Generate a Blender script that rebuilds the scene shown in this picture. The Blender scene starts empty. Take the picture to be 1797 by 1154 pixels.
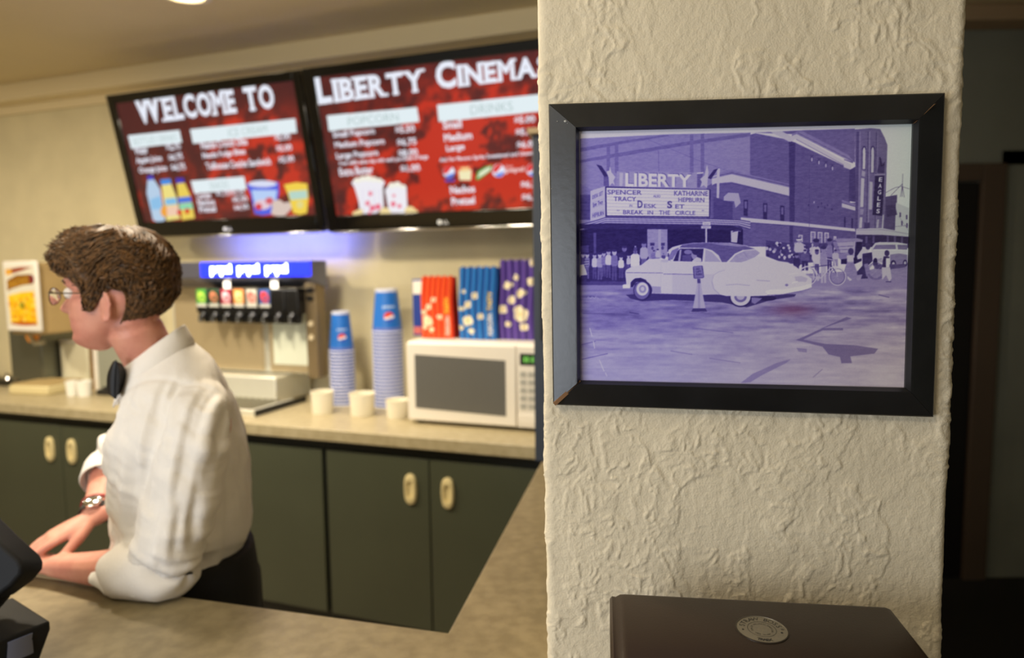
import bpy, bmesh, math, random
import numpy as np
from mathutils import Vector, Matrix

S = bpy.context.scene
COL = S.collection
R_ = math.radians
random.seed(4)
RNG = np.random.default_rng(7)

# ------------------------------------------------------------------ camera
F_PX, CX, CY, CAM_H = 1200.0, 898.5, 577.0, 1.66
_down = np.array([0.012 * 13036, 13036.0, F_PX]); _down /= np.linalg.norm(_down)
_fw = np.array([0, 0, 1.0])
_Y = _fw - _down * _fw.dot(_down); _Y /= np.linalg.norm(_Y)
_Z = -_down
_X = np.cross(_Y, _Z)
RC = np.array([_X, _Y, _Z])                    # world = RC @ camera(x right, y down, z forward)
CAM = np.array([0, 0, CAM_H])
cd = bpy.data.cameras.new('camera'); cam = bpy.data.objects.new('camera', cd); COL.objects.link(cam)
m3 = np.array([RC[:, 0], -RC[:, 1], -RC[:, 2]]).T
cam.matrix_world = Matrix([[*m3[0], 0], [*m3[1], 0], [*m3[2], CAM_H], [0, 0, 0, 1]])
cd.sensor_width = 36.0
cd.lens = F_PX / 1797 * 36.0
cd.clip_start = 0.02
cd.dof.use_dof = True
cd.dof.focus_distance = 0.775
cd.dof.aperture_fstop = 3.3
S.camera = cam

# ------------------------------------------------------------------ light and exposure
S.view_settings.view_transform = 'Standard'
S.view_settings.look = 'None'
S.view_settings.gamma = 1.0
S.view_settings.use_curve_mapping = False
S.view_settings.exposure = 0.0
wd = bpy.data.worlds.new('world'); S.world = wd; wd.use_nodes = True
bg = wd.node_tree.nodes['Background']
bg.inputs[0].default_value = (0.95, 0.88, 0.72, 1)
bg.inputs[1].default_value = 0.21

def lamp(name, kind, loc, target, color, energy, size=0.3, size_y=None, spot=None, blend=0.6):
    d = bpy.data.lights.new(name, kind); d.energy = energy; d.color = color
    if kind == 'AREA':
        d.shape = 'RECTANGLE' if size_y else 'DISK'; d.size = size
        if size_y: d.size_y = size_y
    elif kind == 'SPOT':
        d.spot_size = R_(spot); d.spot_blend = blend; d.shadow_soft_size = size
    else:
        d.shadow_soft_size = size
    o = bpy.data.objects.new(name, d); COL.objects.link(o); o.location = loc
    v = Vector(target) - Vector(loc)
    o.rotation_euler = v.to_track_quat('-Z', 'Y').to_euler()
    return o

WARM = (1.0, 0.86, 0.64)
lamp('window_daylight', 'AREA', (-1.35, -0.25, 1.42), (-0.1, 1.0, 1.3), (0.85, 0.91, 1.0), 17, 0.8, 0.9)
lamp('lobby_lamp', 'AREA', (-0.9, -0.5, 2.75), (0.1, 0.9, 1.5), (1.0, 0.88, 0.70), 9, 0.4)
lamp('lobby_fill', 'AREA', (-1.2, 0.3, 2.65), (-1.6, 3.0, 1.4), (1.0, 0.90, 0.72), 17, 1.0)  # added wide fill, no fixture, lifts the back wall and his near side
lamp('aisle_lamp_middle', 'AREA', (-1.05, 1.85, 2.62), (-0.9, 1.75, 0), WARM, 30, 0.3)
lamp('microwave_fill_spot', 'SPOT', (-0.25, 2.75, 2.75), (-0.2, 2.95, 0.9), WARM, 48, 0.1, spot=84, blend=0.8)  # added spot that brightens the microwave front
lamp('counter_spot_middle', 'SPOT', (-1.3, 3.05, 2.75), (-1.25, 3.25, 0.9), WARM, 48, 0.1, spot=84, blend=0.8)
lamp('aisle_lamp_far', 'AREA', (-2.2, 2.35, 2.62), (-2.3, 2.7, 0), WARM, 40, 0.25)
lamp('aisle_lamp_end', 'AREA', (-3.9, 2.8, 2.62), (-4.0, 3.3, 0), WARM, 34, 0.25)

# ------------------------------------------------------------------ picture-to-place helpers
def proj(p):
    c = RC.T @ (np.asarray(p, float) - CAM)
    return CX + F_PX * c[0] / c[2], CY + F_PX * c[1] / c[2]
def ray(x, y):
    return RC @ np.array([(x - CX) / F_PX, (y - CY) / F_PX, 1.0])
def at_z(x, y, z):
    d = ray(x, y); return CAM + d * ((z - CAM_H) / d[2])
def on_plane(x, y, p, n):
    d = ray(x, y); return CAM + d * (np.dot(np.asarray(p) - CAM, n) / d.dot(n))
def at_y(x, y, Y):
    return on_plane(x, y, np.array([0, Y, 0.0]), np.array([0, 1.0, 0]))

# frame of the back wall: s runs along it to the right, d is the distance from the camera foot towards it
YAW = R_(-19.8)
U = np.array([math.cos(YAW), math.sin(YAW), 0.0]); NI = np.array([-math.sin(YAW), math.cos(YAW), 0.0])
def W(s, d, z=0.0):
    return U * s + NI * d + np.array([0, 0, z])
def on_d(x, y, d):
    w = on_plane(x, y, NI * d, NI); return float(w @ U), float(w[2])
D_WALL, D_FRONT, Z_BACK, Z_CEIL, Z_FRONT = 3.25, 2.485, 0.96, 2.85, 1.02

def srgb(c):
    c = np.asarray(c, float) / 255.0
    return np.where(c <= 0.04045, c / 12.92, ((c + 0.055) / 1.055) ** 2.4)

# ------------------------------------------------------------------ materials
def mat(name, rgb, rough=0.5, metal=0.0, vary=0.0, vscale=8.0, bump=0.0, bscale=60.0, emit=0.0, coat=0.0, spec=0.5, trans=0.0, rgb2=None, stretch=(1, 1, 1), sss=0.0):
    m = bpy.data.materials.new(name); m.use_nodes = True
    nt = m.node_tree; b = nt.nodes['Principled BSDF']
    c = srgb(rgb)
    b.inputs['Base Color'].default_value = (*c, 1)
    b.inputs['Roughness'].default_value = rough
    b.inputs['Metallic'].default_value = metal
    b.inputs['Specular IOR Level'].default_value = spec
    b.inputs['Coat Weight'].default_value = coat
    b.inputs['Coat Roughness'].default_value = 0.08
    b.inputs['Transmission Weight'].default_value = trans
    if sss:
        b.inputs['Subsurface Weight'].default_value = sss
        b.inputs['Subsurface Radius'].default_value = (0.012, 0.005, 0.003)
        b.inputs['Subsurface Scale'].default_value = 1.0
    if emit:
        b.inputs['Emission Color'].default_value = (*c, 1)
        b.inputs['Emission Strength'].default_value = emit
    if vary or bump:
        tc = nt.nodes.new('ShaderNodeTexCoord'); mp = nt.nodes.new('ShaderNodeMapping')
        mp.inputs['Scale'].default_value = stretch
        nt.links.new(tc.outputs['Object'], mp.inputs['Vector'])
    if vary:
        n = nt.nodes.new('ShaderNodeTexNoise'); n.inputs['Scale'].default_value = vscale; n.inputs['Detail'].default_value = 5
        r = nt.nodes.new('ShaderNodeValToRGB')
        c2 = srgb(rgb2) if rgb2 is not None else c * (1 - vary)
        r.color_ramp.elements[0].position = 0.35; r.color_ramp.elements[1].position = 0.65
        r.color_ramp.elements[0].color = (*c2, 1)
        r.color_ramp.elements[1].color = (*(c if rgb2 is not None else np.clip(c * (1 + vary * 0.5), 0, 1)), 1)
        nt.links.new(mp.outputs['Vector'], n.inputs['Vector'])
        nt.links.new(n.outputs['Fac'], r.inputs['Fac']); nt.links.new(r.outputs['Color'], b.inputs['Base Color'])
    if bump:
        n2 = nt.nodes.new('ShaderNodeTexNoise'); n2.inputs['Scale'].default_value = bscale; n2.inputs['Detail'].default_value = 4
        bp = nt.nodes.new('ShaderNodeBump'); bp.inputs['Strength'].default_value = bump; bp.inputs['Distance'].default_value = 0.004
        nt.links.new(mp.outputs['Vector'], n2.inputs['Vector'])
        nt.links.new(n2.outputs['Fac'], bp.inputs['Height']); nt.links.new(bp.outputs['Normal'], b.inputs['Normal'])
    return m

def mat_attr(name, rough=0.4, emit=0.0, coat=0.0, spec=0.5):
    m = bpy.data.materials.new(name); m.use_nodes = True
    nt = m.node_tree; b = nt.nodes['Principled BSDF']
    a = nt.nodes.new('ShaderNodeVertexColor'); a.layer_name = 'Col'
    b.inputs['Roughness'].default_value = rough
    b.inputs['Coat Weight'].default_value = coat; b.inputs['Coat Roughness'].default_value = 0.1
    b.inputs['Specular IOR Level'].default_value = spec
    if emit:
        b.inputs['Base Color'].default_value = (0.01, 0.01, 0.01, 1)
        nt.links.new(a.outputs['Color'], b.inputs['Emission Color']); b.inputs['Emission Strength'].default_value = emit
    else:
        nt.links.new(a.outputs['Color'], b.inputs['Base Color'])
    return m

# ------------------------------------------------------------------ object helpers
def tag(o, label=None, cat=None, group=None, kind=None):
    if label: o['label'] = label
    if cat: o['category'] = cat
    if group: o['group'] = group
    if kind: o['kind'] = kind
    return o
def empty(name, loc, yaw=0.0, rot=None):
    o = bpy.data.objects.new(name, None); COL.objects.link(o)
    o.location = loc; o.rotation_euler = rot if rot else (0, 0, yaw); o.empty_display_size = 0.05
    return o

class MB:
    """collects vertices and faces, then links them as one mesh object"""
    def __init__(self): self.v = []; self.f = []; self.mi = []
    def add(self, vs, fs, mi=0):
        o = len(self.v); self.v += [tuple(map(float, p)) for p in vs]
        for f in fs: self.f.append([i + o for i in f]); self.mi.append(mi)
        return self
    def box(self, a, b, mi=0):
        x0, y0, z0 = a; x1, y1, z1 = b
        return self.add([(x0, y0, z0), (x1, y0, z0), (x1, y1, z0), (x0, y1, z0), (x0, y0, z1), (x1, y0, z1), (x1, y1, z1), (x0, y1, z1)],
                        [(3, 2, 1, 0), (4, 5, 6, 7), (0, 1, 5, 4), (1, 2, 6, 5), (2, 3, 7, 6), (3, 0, 4, 7)], mi)
    def prism(self, poly, axis, a, b, mi=0):
        """poly in the two remaining axes (in order), extruded from a to b along axis (0,1,2)"""
        n = len(poly)
        def P(p, t):
            q = list(p); q.insert(axis, t); return q
        vs = [P(p, a) for p in poly] + [P(p, b) for p in poly]
        fs = [list(range(n))[::-1], list(range(n, 2 * n))] + [[i, (i + 1) % n, n + (i + 1) % n, n + i] for i in range(n)]
        return self.add(vs, fs, mi)
    def lathe(self, prof, c=(0, 0, 0), n=32, mi=0, mis=None, close=True):
        vs = []; fs = []; k = len(prof)
        for r, z in prof:
            for j in range(n):
                t = 2 * math.pi * j / n
                vs.append((c[0] + r * math.cos(t), c[1] + r * math.sin(t), c[2] + z))
        o = len(self.v); self.v += [tuple(map(float, p)) for p in vs]
        for i in range(k - 1):
            for j in range(n):
                self.f.append([o + i * n + j, o + i * n + (j + 1) % n, o + (i + 1) * n + (j + 1) % n, o + (i + 1) * n + j])
                self.mi.append(mis[i] if mis else mi)
        if close:
            if prof[0][0] > 1e-6: self.f.append([o + j for j in range(n)][::-1]); self.mi.append(mis[0] if mis else mi)
            if prof[-1][0] > 1e-6: self.f.append([o + (k - 1) * n + j for j in range(n)]); self.mi.append(mis[-1] if mis else mi)
        return self
    def tube(self, pts, r, n=10, mi=0, r2=None, ref=(0, 0, 1), cap=True):
        """tube through pts; r a number or list; r2 the second half axis; ref gives the direction of the second axis"""
        P = [np.asarray(p, float) for p in pts]; k = len(P)
        rr = [r] * k if np.isscalar(r) else list(r)
        r2 = rr if r2 is None else ([r2] * k if np.isscalar(r2) else list(r2))
        o = len(self.v)
        ref = np.asarray(ref, float)
        for i in range(k):
            t = P[min(i + 1, k - 1)] - P[max(i - 1, 0)]; t /= np.linalg.norm(t) + 1e-12
            rf = ref if abs(t @ ref) < 0.97 else np.array([1.0, 0.13, 0.2])
            a = np.cross(rf, t); a /= np.linalg.norm(a); b = np.cross(t, a)
            for j in range(n):
                q = 2 * math.pi * j / n
                self.v.append(tuple(P[i] + a * math.cos(q) * rr[i] + b * math.sin(q) * r2[i]))
        for i in range(k - 1):
            for j in range(n):
                self.f.append([o + i * n + j, o + i * n + (j + 1) % n, o + (i + 1) * n + (j + 1) % n, o + (i + 1) * n + j]); self.mi.append(mi)
        if cap:
            self.f.append([o + j for j in range(n)][::-1]); self.mi.append(mi)
            self.f.append([o + (k - 1) * n + j for j in range(n)]); self.mi.append(mi)
        return self
    def ball(self, c, r, n=16, mi=0):
        rx, ry, rz = (r, r, r) if np.isscalar(r) else r
        o = len(self.v); k = n // 2
        for i in range(1, k):
            a = math.pi * i / k
            for j in range(n):
                t = 2 * math.pi * j / n
                self.v.append((c[0] + rx * math.sin(a) * math.cos(t), c[1] + ry * math.sin(a) * math.sin(t), c[2] - rz * math.cos(a)))
        for i in range(k - 2):
            for j in range(n):
                self.f.append([o + i * n + j, o + i * n + (j + 1) % n, o + (i + 1) * n + (j + 1) % n, o + (i + 1) * n + j]); self.mi.append(mi)
        b = len(self.v); self.v += [(c[0], c[1], c[2] - rz), (c[0], c[1], c[2] + rz)]
        for j in range(n):
            self.f.append([b, o + (j + 1) % n, o + j]); self.mi.append(mi)
            self.f.append([b + 1, o + (k - 2) * n + j, o + (k - 2) * n + (j + 1) % n]); self.mi.append(mi)
        return self
    def grid(self, g, mi=0, wrap=False):
        """g[i][j] points"""
        o = len(self.v); a = len(g); b = len(g[0])
        for row in g: self.v += [tuple(map(float, p)) for p in row]
        for i in range(a - 1):
            for j in range(b if wrap else b - 1):
                j2 = (j + 1) % b
                self.f.append([o + i * b + j, o + i * b + j2, o + (i + 1) * b + j2, o + (i + 1) * b + j]); self.mi.append(mi)
        return self
    def xf(self, M):
        M = Matrix(M); self.v = [tuple(M @ Vector(p)) for p in self.v]; return self
    def mesh(self, name, mats, smooth=True, angle=40, fix=True):
        me = bpy.data.meshes.new(name); me.from_pydata(self.v, [], self.f)
        for m in (mats if isinstance(mats, (list, tuple)) else [mats]): me.materials.append(m)
        me.polygons.foreach_set('material_index', self.mi)
        if fix:
            bm = bmesh.new(); bm.from_mesh(me); bmesh.ops.recalc_face_normals(bm, faces=bm.faces); bm.to_mesh(me); bm.free()
        if smooth:
            me.polygons.foreach_set('use_smooth', [True] * len(me.polygons))
            me.set_sharp_from_angle(angle=R_(angle))
        me.update()
        return me
    def build(self, name, mats, parent=None, loc=None, yaw=0.0, bevel=0.0, seg=2, smooth=True, angle=40, rot=None):
        me = self.mesh(name, mats, smooth, angle)
        o = bpy.data.objects.new(name, me); COL.objects.link(o)
        if parent: o.parent = parent
        if loc is not None: o.location = loc
        if rot: o.rotation_euler = rot
        elif yaw: o.rotation_euler = (0, 0, yaw)
        if bevel:
            md = o.modifiers.new('bevel', 'BEVEL'); md.width = bevel; md.segments = seg; md.limit_method = 'ANGLE'; md.angle_limit = R_(35)
            md.harden_normals = False
        return o

def copy_tree(o, parent=None):
    c = o.copy(); COL.objects.link(c)
    if parent: c.parent = parent
    for ch in [x for x in o.children]: copy_tree(ch, c)
    return c

def catmull(pts, n=6):
    P = [np.asarray(p, float) for p in pts]; out = []
    for i in range(len(P) - 1):
        a, b, c, d = P[max(i - 1, 0)], P[i], P[i + 1], P[min(i + 2, len(P) - 1)]
        for k in range(n):
            t = k / n
            out.append(0.5 * ((2 * b) + (c - a) * t + (2 * a - 5 * b + 4 * c - d) * t * t + (3 * b - a - 3 * c + d) * t ** 3))
    out.append(P[-1]); return out

# value noise
_LAT = RNG.random((256, 256))
def vnoise(x, y, seed=0):
    x = np.asarray(x, float) + seed * 17.3; y = np.asarray(y, float) + seed * 9.1
    xi = np.floor(x).astype(int); yi = np.floor(y).astype(int); fx = x - xi; fy = y - yi
    fx = fx * fx * (3 - 2 * fx); fy = fy * fy * (3 - 2 * fy)
    L = lambda a, b: _LAT[a % 256, b % 256]
    return (L(xi, yi) * (1 - fx) + L(xi + 1, yi) * fx) * (1 - fy) + (L(xi, yi + 1) * (1 - fx) + L(xi + 1, yi + 1) * fx) * fy
def fbm(x, y, o=4, seed=0):
    s = 0; a = 0.5
    for k in range(o):
        s = s + a * vnoise(x * 2 ** k, y * 2 ** k, seed + k); a *= 0.5
    return s

# ------------------------------------------------------------------ lettering and flat pictures
_TXT = {}
def text_edges(s, bold=0.0):
    """outline edges of a line of lettering, scaled to a unit box"""
    key = (s, bold)
    if key in _TXT: return _TXT[key]
    cu = bpy.data.curves.new('t', 'FONT'); cu.body = s; cu.offset = bold; cu.resolution_u = 3; cu.fill_mode = 'FRONT'
    o = bpy.data.objects.new('t', cu); COL.objects.link(o)
    dg = bpy.context.evaluated_depsgraph_get(); ev = o.evaluated_get(dg); me = ev.to_mesh()
    co = np.array([v.co[:2] for v in me.vertices]); cnt = {}
    for p in me.polygons:
        vs = list(p.vertices)
        for a, b in zip(vs, vs[1:] + vs[:1]):
            k = (min(a, b), max(a, b)); cnt[k] = cnt.get(k, 0) + 1
    E = np.array([k for k, n in cnt.items() if n == 1])
    ev.to_mesh_clear(); bpy.data.objects.remove(o); bpy.data.curves.remove(cu)
    lo, hi = co.min(0), co.max(0)
    co = (co - lo) / np.maximum(hi - lo, 1e-6)
    _TXT[key] = (co[E[:, 0]], co[E[:, 1]], (hi - lo)[0] / (hi - lo)[1])
    return _TXT[key]

class Canvas:
    """a flat printed or lit picture: a fine grid over a rectangle a0..a1, b0..b1 (metres) of a plane"""
    def __init__(self, a0, a1, b0, b1, w, loc=None):
        self.a0, self.a1, self.b0, self.b1 = a0, a1, b0, b1
        self.w = w; self.h = int(round(w * (b1 - b0) / (a1 - a0))); self.loc = loc
        self.img = np.zeros((self.h, self.w, 3))
    def to(self, pts):
        P = np.array([self.loc(*p) if self.loc else p for p in pts], float)
        return np.stack([(P[:, 0] - self.a0) / (self.a1 - self.a0) * self.w, (self.b1 - P[:, 1]) / (self.b1 - self.b0) * self.h], 1)
    def cover(self, E0, E1, ss=3):
        """anti-aliased even-odd coverage of the edges given in grid units"""
        lo = np.floor(np.minimum(E0.min(0), E1.min(0))).astype(int) - 1; hi = np.ceil(np.maximum(E0.max(0), E1.max(0))).astype(int) + 1
        lo = np.maximum(lo, 0); hi = np.minimum(hi, [self.w, self.h])
        if (hi <= lo).any(): return None
        w, h = hi - lo
        T = np.zeros((h * ss, w * ss + 1), int)
        A = (E0 - lo) * ss; B = (E1 - lo) * ss
        for (x0, y0), (x1, y1) in zip(A, B):
            if y0 == y1: continue
            if y0 > y1: x0, y0, x1, y1 = x1, y1, x0, y0
            r0 = max(int(math.ceil(y0 - 0.5)), 0); r1 = min(int(math.ceil(y1 - 0.5)), h * ss)
            if r1 <= r0: continue
            rows = np.arange(r0, r1); xs = x0 + (rows + 0.5 - y0) * (x1 - x0) / (y1 - y0)
            np.add.at(T, (rows, np.clip(np.ceil(xs - 0.5).astype(int), 0, w * ss)), 1)
        C = (np.cumsum(T, 1)[:, :-1] % 2).reshape(h, ss, w, ss).mean((1, 3))
        return lo, hi, C
    def put(self, E0, E1, c, alpha=1.0):
        r = self.cover(E0, E1)
        if r is None: return
        lo, hi, C = r; c = np.asarray(c, float)
        if c.ndim == 0: c = np.repeat(c, 3)
        v = self.img[lo[1]:hi[1], lo[0]:hi[0]]; k = (C * alpha)[..., None]
        v[:] = v * (1 - k) + c * k
    def poly(self, pts, c, alpha=1.0):
        q = self.to(pts); self.put(q, np.roll(q, -1, 0), c, alpha)
    def line(self, pts, wd, c, alpha=1.0):
        q = self.to(pts); s = np.linalg.norm(self.to([pts[0]])[0] - self.to([(pts[0][0] + 1, pts[0][1])])[0]) * wd / 2
        for a, b in zip(q[:-1], q[1:]):
            t = b - a; L = np.linalg.norm(t)
            if L < 1e-6: continue
            n = np.array([-t[1], t[0]]) / L * s
            r = np.array([a + n, b + n, b - n, a - n]); self.put(r, np.roll(r, -1, 0), c, alpha)
    def ell(self, x, y, rx, ry, c, alpha=1.0, rot=0.0, n=28):
        k = math.cos(rot), math.sin(rot)
        self.poly([(x + rx * math.cos(t) * k[0] - ry * math.sin(t) * k[1], y + rx * math.cos(t) * k[1] + ry * math.sin(t) * k[0]) for t in np.linspace(0, 2 * math.pi, n, endpoint=False)], c, alpha)
    def ring(self, x, y, rx, ry, wd, c, n=36):
        self.line([(x + rx * math.cos(t), y + ry * math.sin(t)) for t in np.linspace(0, 2 * math.pi, n + 1)], wd, c)
    def text(self, s, bl, br, tl, tr, c, bold=0.0, alpha=1.0):
        q = self.to([bl, br, tl, tr]); a, b, _ = text_edges(s, bold)
        f = lambda p: (q[0] * (1 - p[:, :1]) + q[1] * p[:, :1]) * (1 - p[:, 1:]) + (q[2] * (1 - p[:, :1]) + q[3] * p[:, :1]) * p[:, 1:]
        self.put(f(a), f(b), c, alpha)
    def textw(self, s, bl, br, h, c, bold=0.0, alpha=1.0):
        """lettering on the baseline bl-br (picture points), h times as tall as one picture pixel there"""
        A, B = np.array(self.loc(*bl)), np.array(self.loc(*br)); sc = np.linalg.norm(B - A) / np.linalg.norm(np.subtract(br, bl)) * h
        t = B - A; n = np.array([0, 1.0]) * sc
        old, self.loc = self.loc, None
        self.text(s, A, B, A + n, B + n, c, bold, alpha); self.loc = old
    def noise(self, amp, sx, sy=None, o=3, seed=0, mask=None):
        yy, xx = np.mgrid[0:self.h, 0:self.w]
        n = (fbm(xx / sx, yy / (sy or sx), o, seed) - 0.47) * 2 * amp
        if mask is not None: n = n * mask
        self.img += n[..., None]
    def blur(self, r=1):
        I = self.img
        for _ in range(r):
            P = np.pad(I, ((1, 1), (1, 1), (0, 0)), 'edge'); I = (P[:-2, 1:-1] + 2 * P[1:-1, 1:-1] + P[2:, 1:-1]) / 4
            P = np.pad(I, ((1, 1), (1, 1), (0, 0)), 'edge'); I = (P[1:-1, :-2] + 2 * P[1:-1, 1:-1] + P[1:-1, 2:]) / 4
        self.img = I
    def build(self, name, m, parent=None, y=0.0, f=None, loc=None, rot=None):
        """f maps (a, b) arrays to points; else the sheet lies in the local x-z plane at y"""
        h, w = self.h, self.w
        A, B = np.meshgrid(np.linspace(self.a0, self.a1, w), np.linspace(self.b1, self.b0, h))
        V = f(A, B) if f else np.stack([A, np.full_like(A, y), B], -1)
        me = bpy.data.meshes.new(name); idx = np.arange(h * w).reshape(h, w)
        q = np.stack([idx[1:, :-1], idx[1:, 1:], idx[:-1, 1:], idx[:-1, :-1]], -1).reshape(-1, 4)
        me.vertices.add(h * w); me.vertices.foreach_set('co', V.reshape(-1).astype(np.float32))
        me.loops.add(q.size); me.loops.foreach_set('vertex_index', q.reshape(-1).astype(np.int32))
        me.polygons.add(len(q)); me.polygons.foreach_set('loop_start', np.arange(0, q.size, 4, dtype=np.int32))
        me.materials.append(m); me.update(calc_edges=True)
        at = me.color_attributes.new('Col', 'FLOAT_COLOR', 'POINT')
        c = np.ones((h * w, 4), np.float32); c[:, :3] = srgb(np.clip(self.img, 0, 1).reshape(-1, 3) * 255)
        at.data.foreach_set('color', c.reshape(-1))
        me.polygons.foreach_set('use_smooth', [True] * len(q))
        o = bpy.data.objects.new(name, me); COL.objects.link(o)
        if parent: o.parent = parent
        if loc is not None: o.location = loc
        if rot: o.rotation_euler = rot
        return o
def zoom(x0, y0, k):
    """picture points read off an enlarged view"""
    return lambda *pts: [(x0 + x / k, y0 + y / k) for x, y in pts]
# ================================================================== the setting
def struct(o): o['kind'] = 'structure'; return o
M_WALL = mat('wall_paint', (224, 213, 176), 0.85, vary=0.06, vscale=5, bump=0.25, bscale=45)
M_CEIL = mat('ceiling_paint', (226, 210, 170), 0.8, vary=0.03, vscale=2)
M_BEAM = mat('beam_paint', (238, 222, 182), 0.7)
M_FLOOR = mat('floor_tile', (128, 116, 98), 0.5, vary=0.2, vscale=3)
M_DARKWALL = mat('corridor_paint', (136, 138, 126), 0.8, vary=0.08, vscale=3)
M_TRIM = mat('corridor_trim', (88, 72, 58), 0.6)

struct(MB().box((-7, -2.5, -0.1), (5, 5.5, 0)).build('floor', M_FLOOR))
struct(MB().box((0.95, 1.3, 0.0005), (3.5, 3.44, 0.008)).build('floor_corridor', mat('corridor_floor_dark', (30, 27, 24), 0.95)))  # dark sheet added over the floor, corridor dimness put in its colour
struct(MB().box((-7, -2.5, Z_CEIL), (5, 5.5, Z_CEIL + 0.1)).build('ceiling', M_CEIL))
struct(MB().box((-6.6, D_WALL, 0), (-0.1, D_WALL + 0.1, Z_CEIL)).build('wall_back', M_WALL, rot=(0, 0, YAW)))
struct(MB().box((-6.6, D_WALL - 0.13, 2.745), (-0.1, D_WALL - 0.001, Z_CEIL)).box((-6.6, D_WALL - 0.022, 2.69), (-0.1, D_WALL - 0.001, 2.745)).build('beam_back', M_BEAM, rot=(0, 0, YAW), bevel=0.004))
# side wall that closes the serving area on the left
struct(MB().box((-6.7, -2.4, 0), (-6.6, 5.4, Z_CEIL)).build('wall_left', M_WALL))
# dim corridor to the right of the pillar
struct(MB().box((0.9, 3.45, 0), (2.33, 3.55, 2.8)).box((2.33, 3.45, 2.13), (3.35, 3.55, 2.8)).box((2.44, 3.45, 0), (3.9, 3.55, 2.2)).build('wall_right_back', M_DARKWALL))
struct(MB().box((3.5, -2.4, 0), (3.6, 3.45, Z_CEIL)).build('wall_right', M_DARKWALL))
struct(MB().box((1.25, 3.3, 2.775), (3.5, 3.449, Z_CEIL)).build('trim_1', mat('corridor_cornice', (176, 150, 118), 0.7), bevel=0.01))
fr = empty('door_1', (0, 3.45, 0)); struct(fr)
MB().box((2.33, -0.035, 0), (2.445, 0.0, 2.135)).box((1.35, -0.035, 2.05), (2.33, 0.0, 2.135)).build('door_frame', M_TRIM, fr, bevel=0.004)
MB().box((1.45, -0.012, 0.01), (2.325, -0.002, 2.045)).build('doorway_dark', mat('doorway_dark', (16, 11, 10), 0.5), fr)  # near-black sheet on solid wall, paints the darkness of the open doorway

# ------------------------------------------------------------------ the stuccoed pillar
PYAW = R_(-7.6)
PU = np.array([math.cos(PYAW), math.sin(PYAW), 0]); PN = np.array([-math.sin(PYAW), math.cos(PYAW), 0])   # PN points into the pillar
PD = float(np.array([0.26, 0.80, 0]) @ PN)          # distance of the plaster face
def on_pillar(x, y, off=0.0):
    w = on_plane(x, y, PN * (PD - off), PN); return float(w @ PU), float(w[2])
pl0, pl1 = on_pillar(943, 0), on_pillar(962, 1154)
pr0, pr1 = on_pillar(1698, 0), on_pillar(1653, 1154)
def edge(p, q):
    k = (q[0] - p[0]) / (q[1] - p[1]); return lambda z: p[0] + k * (z - p[1])
EL, ER = edge(pl0, pl1), edge(pr0, pr1)
def stucco(a, b):
    """trowelled plaster: raised wandering ridges and pats, metres"""
    wx = (fbm(a / 0.03, b / 0.03, 3, 3) - 0.47) * 0.03; wy = (fbm(a / 0.03, b / 0.03, 3, 9) - 0.47) * 0.04
    n = fbm((a + wx) / 0.011, (b + wy) / 0.026, 3, 1) - 0.45
    ridge = np.exp(-(n / 0.035) ** 2)
    m = np.clip((fbm(a / 0.06, b / 0.08, 3, 21) - 0.36) * 5, 0, 1)
    pats = np.clip((fbm((a + wx) / 0.014, (b + wy) / 0.026, 3, 31) - 0.46) * 8, 0, 1)
    fine = fbm(a / 0.006, b / 0.006, 3, 5)
    rough = np.clip((fbm((a + wx) / 0.0052, (b + wy) / 0.007, 2, 61) - 0.36) * 4, 0, 1)
    patch = np.clip((fbm((a + wx * 1.5) / 0.045, (b + wy * 1.5) / 0.085, 4, 71) - 0.465) * 9, 0, 1)
    lip = np.exp(-((patch - 0.45) / 0.28) ** 2) * (0.3 + fbm(a / 0.02, b / 0.02, 2, 81))
    return 0.0004 * ridge * m + 0.0005 * pats + 0.0015 * rough * patch + 0.0008 * lip + 0.0009 * patch + 0.0010 * fine
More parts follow.
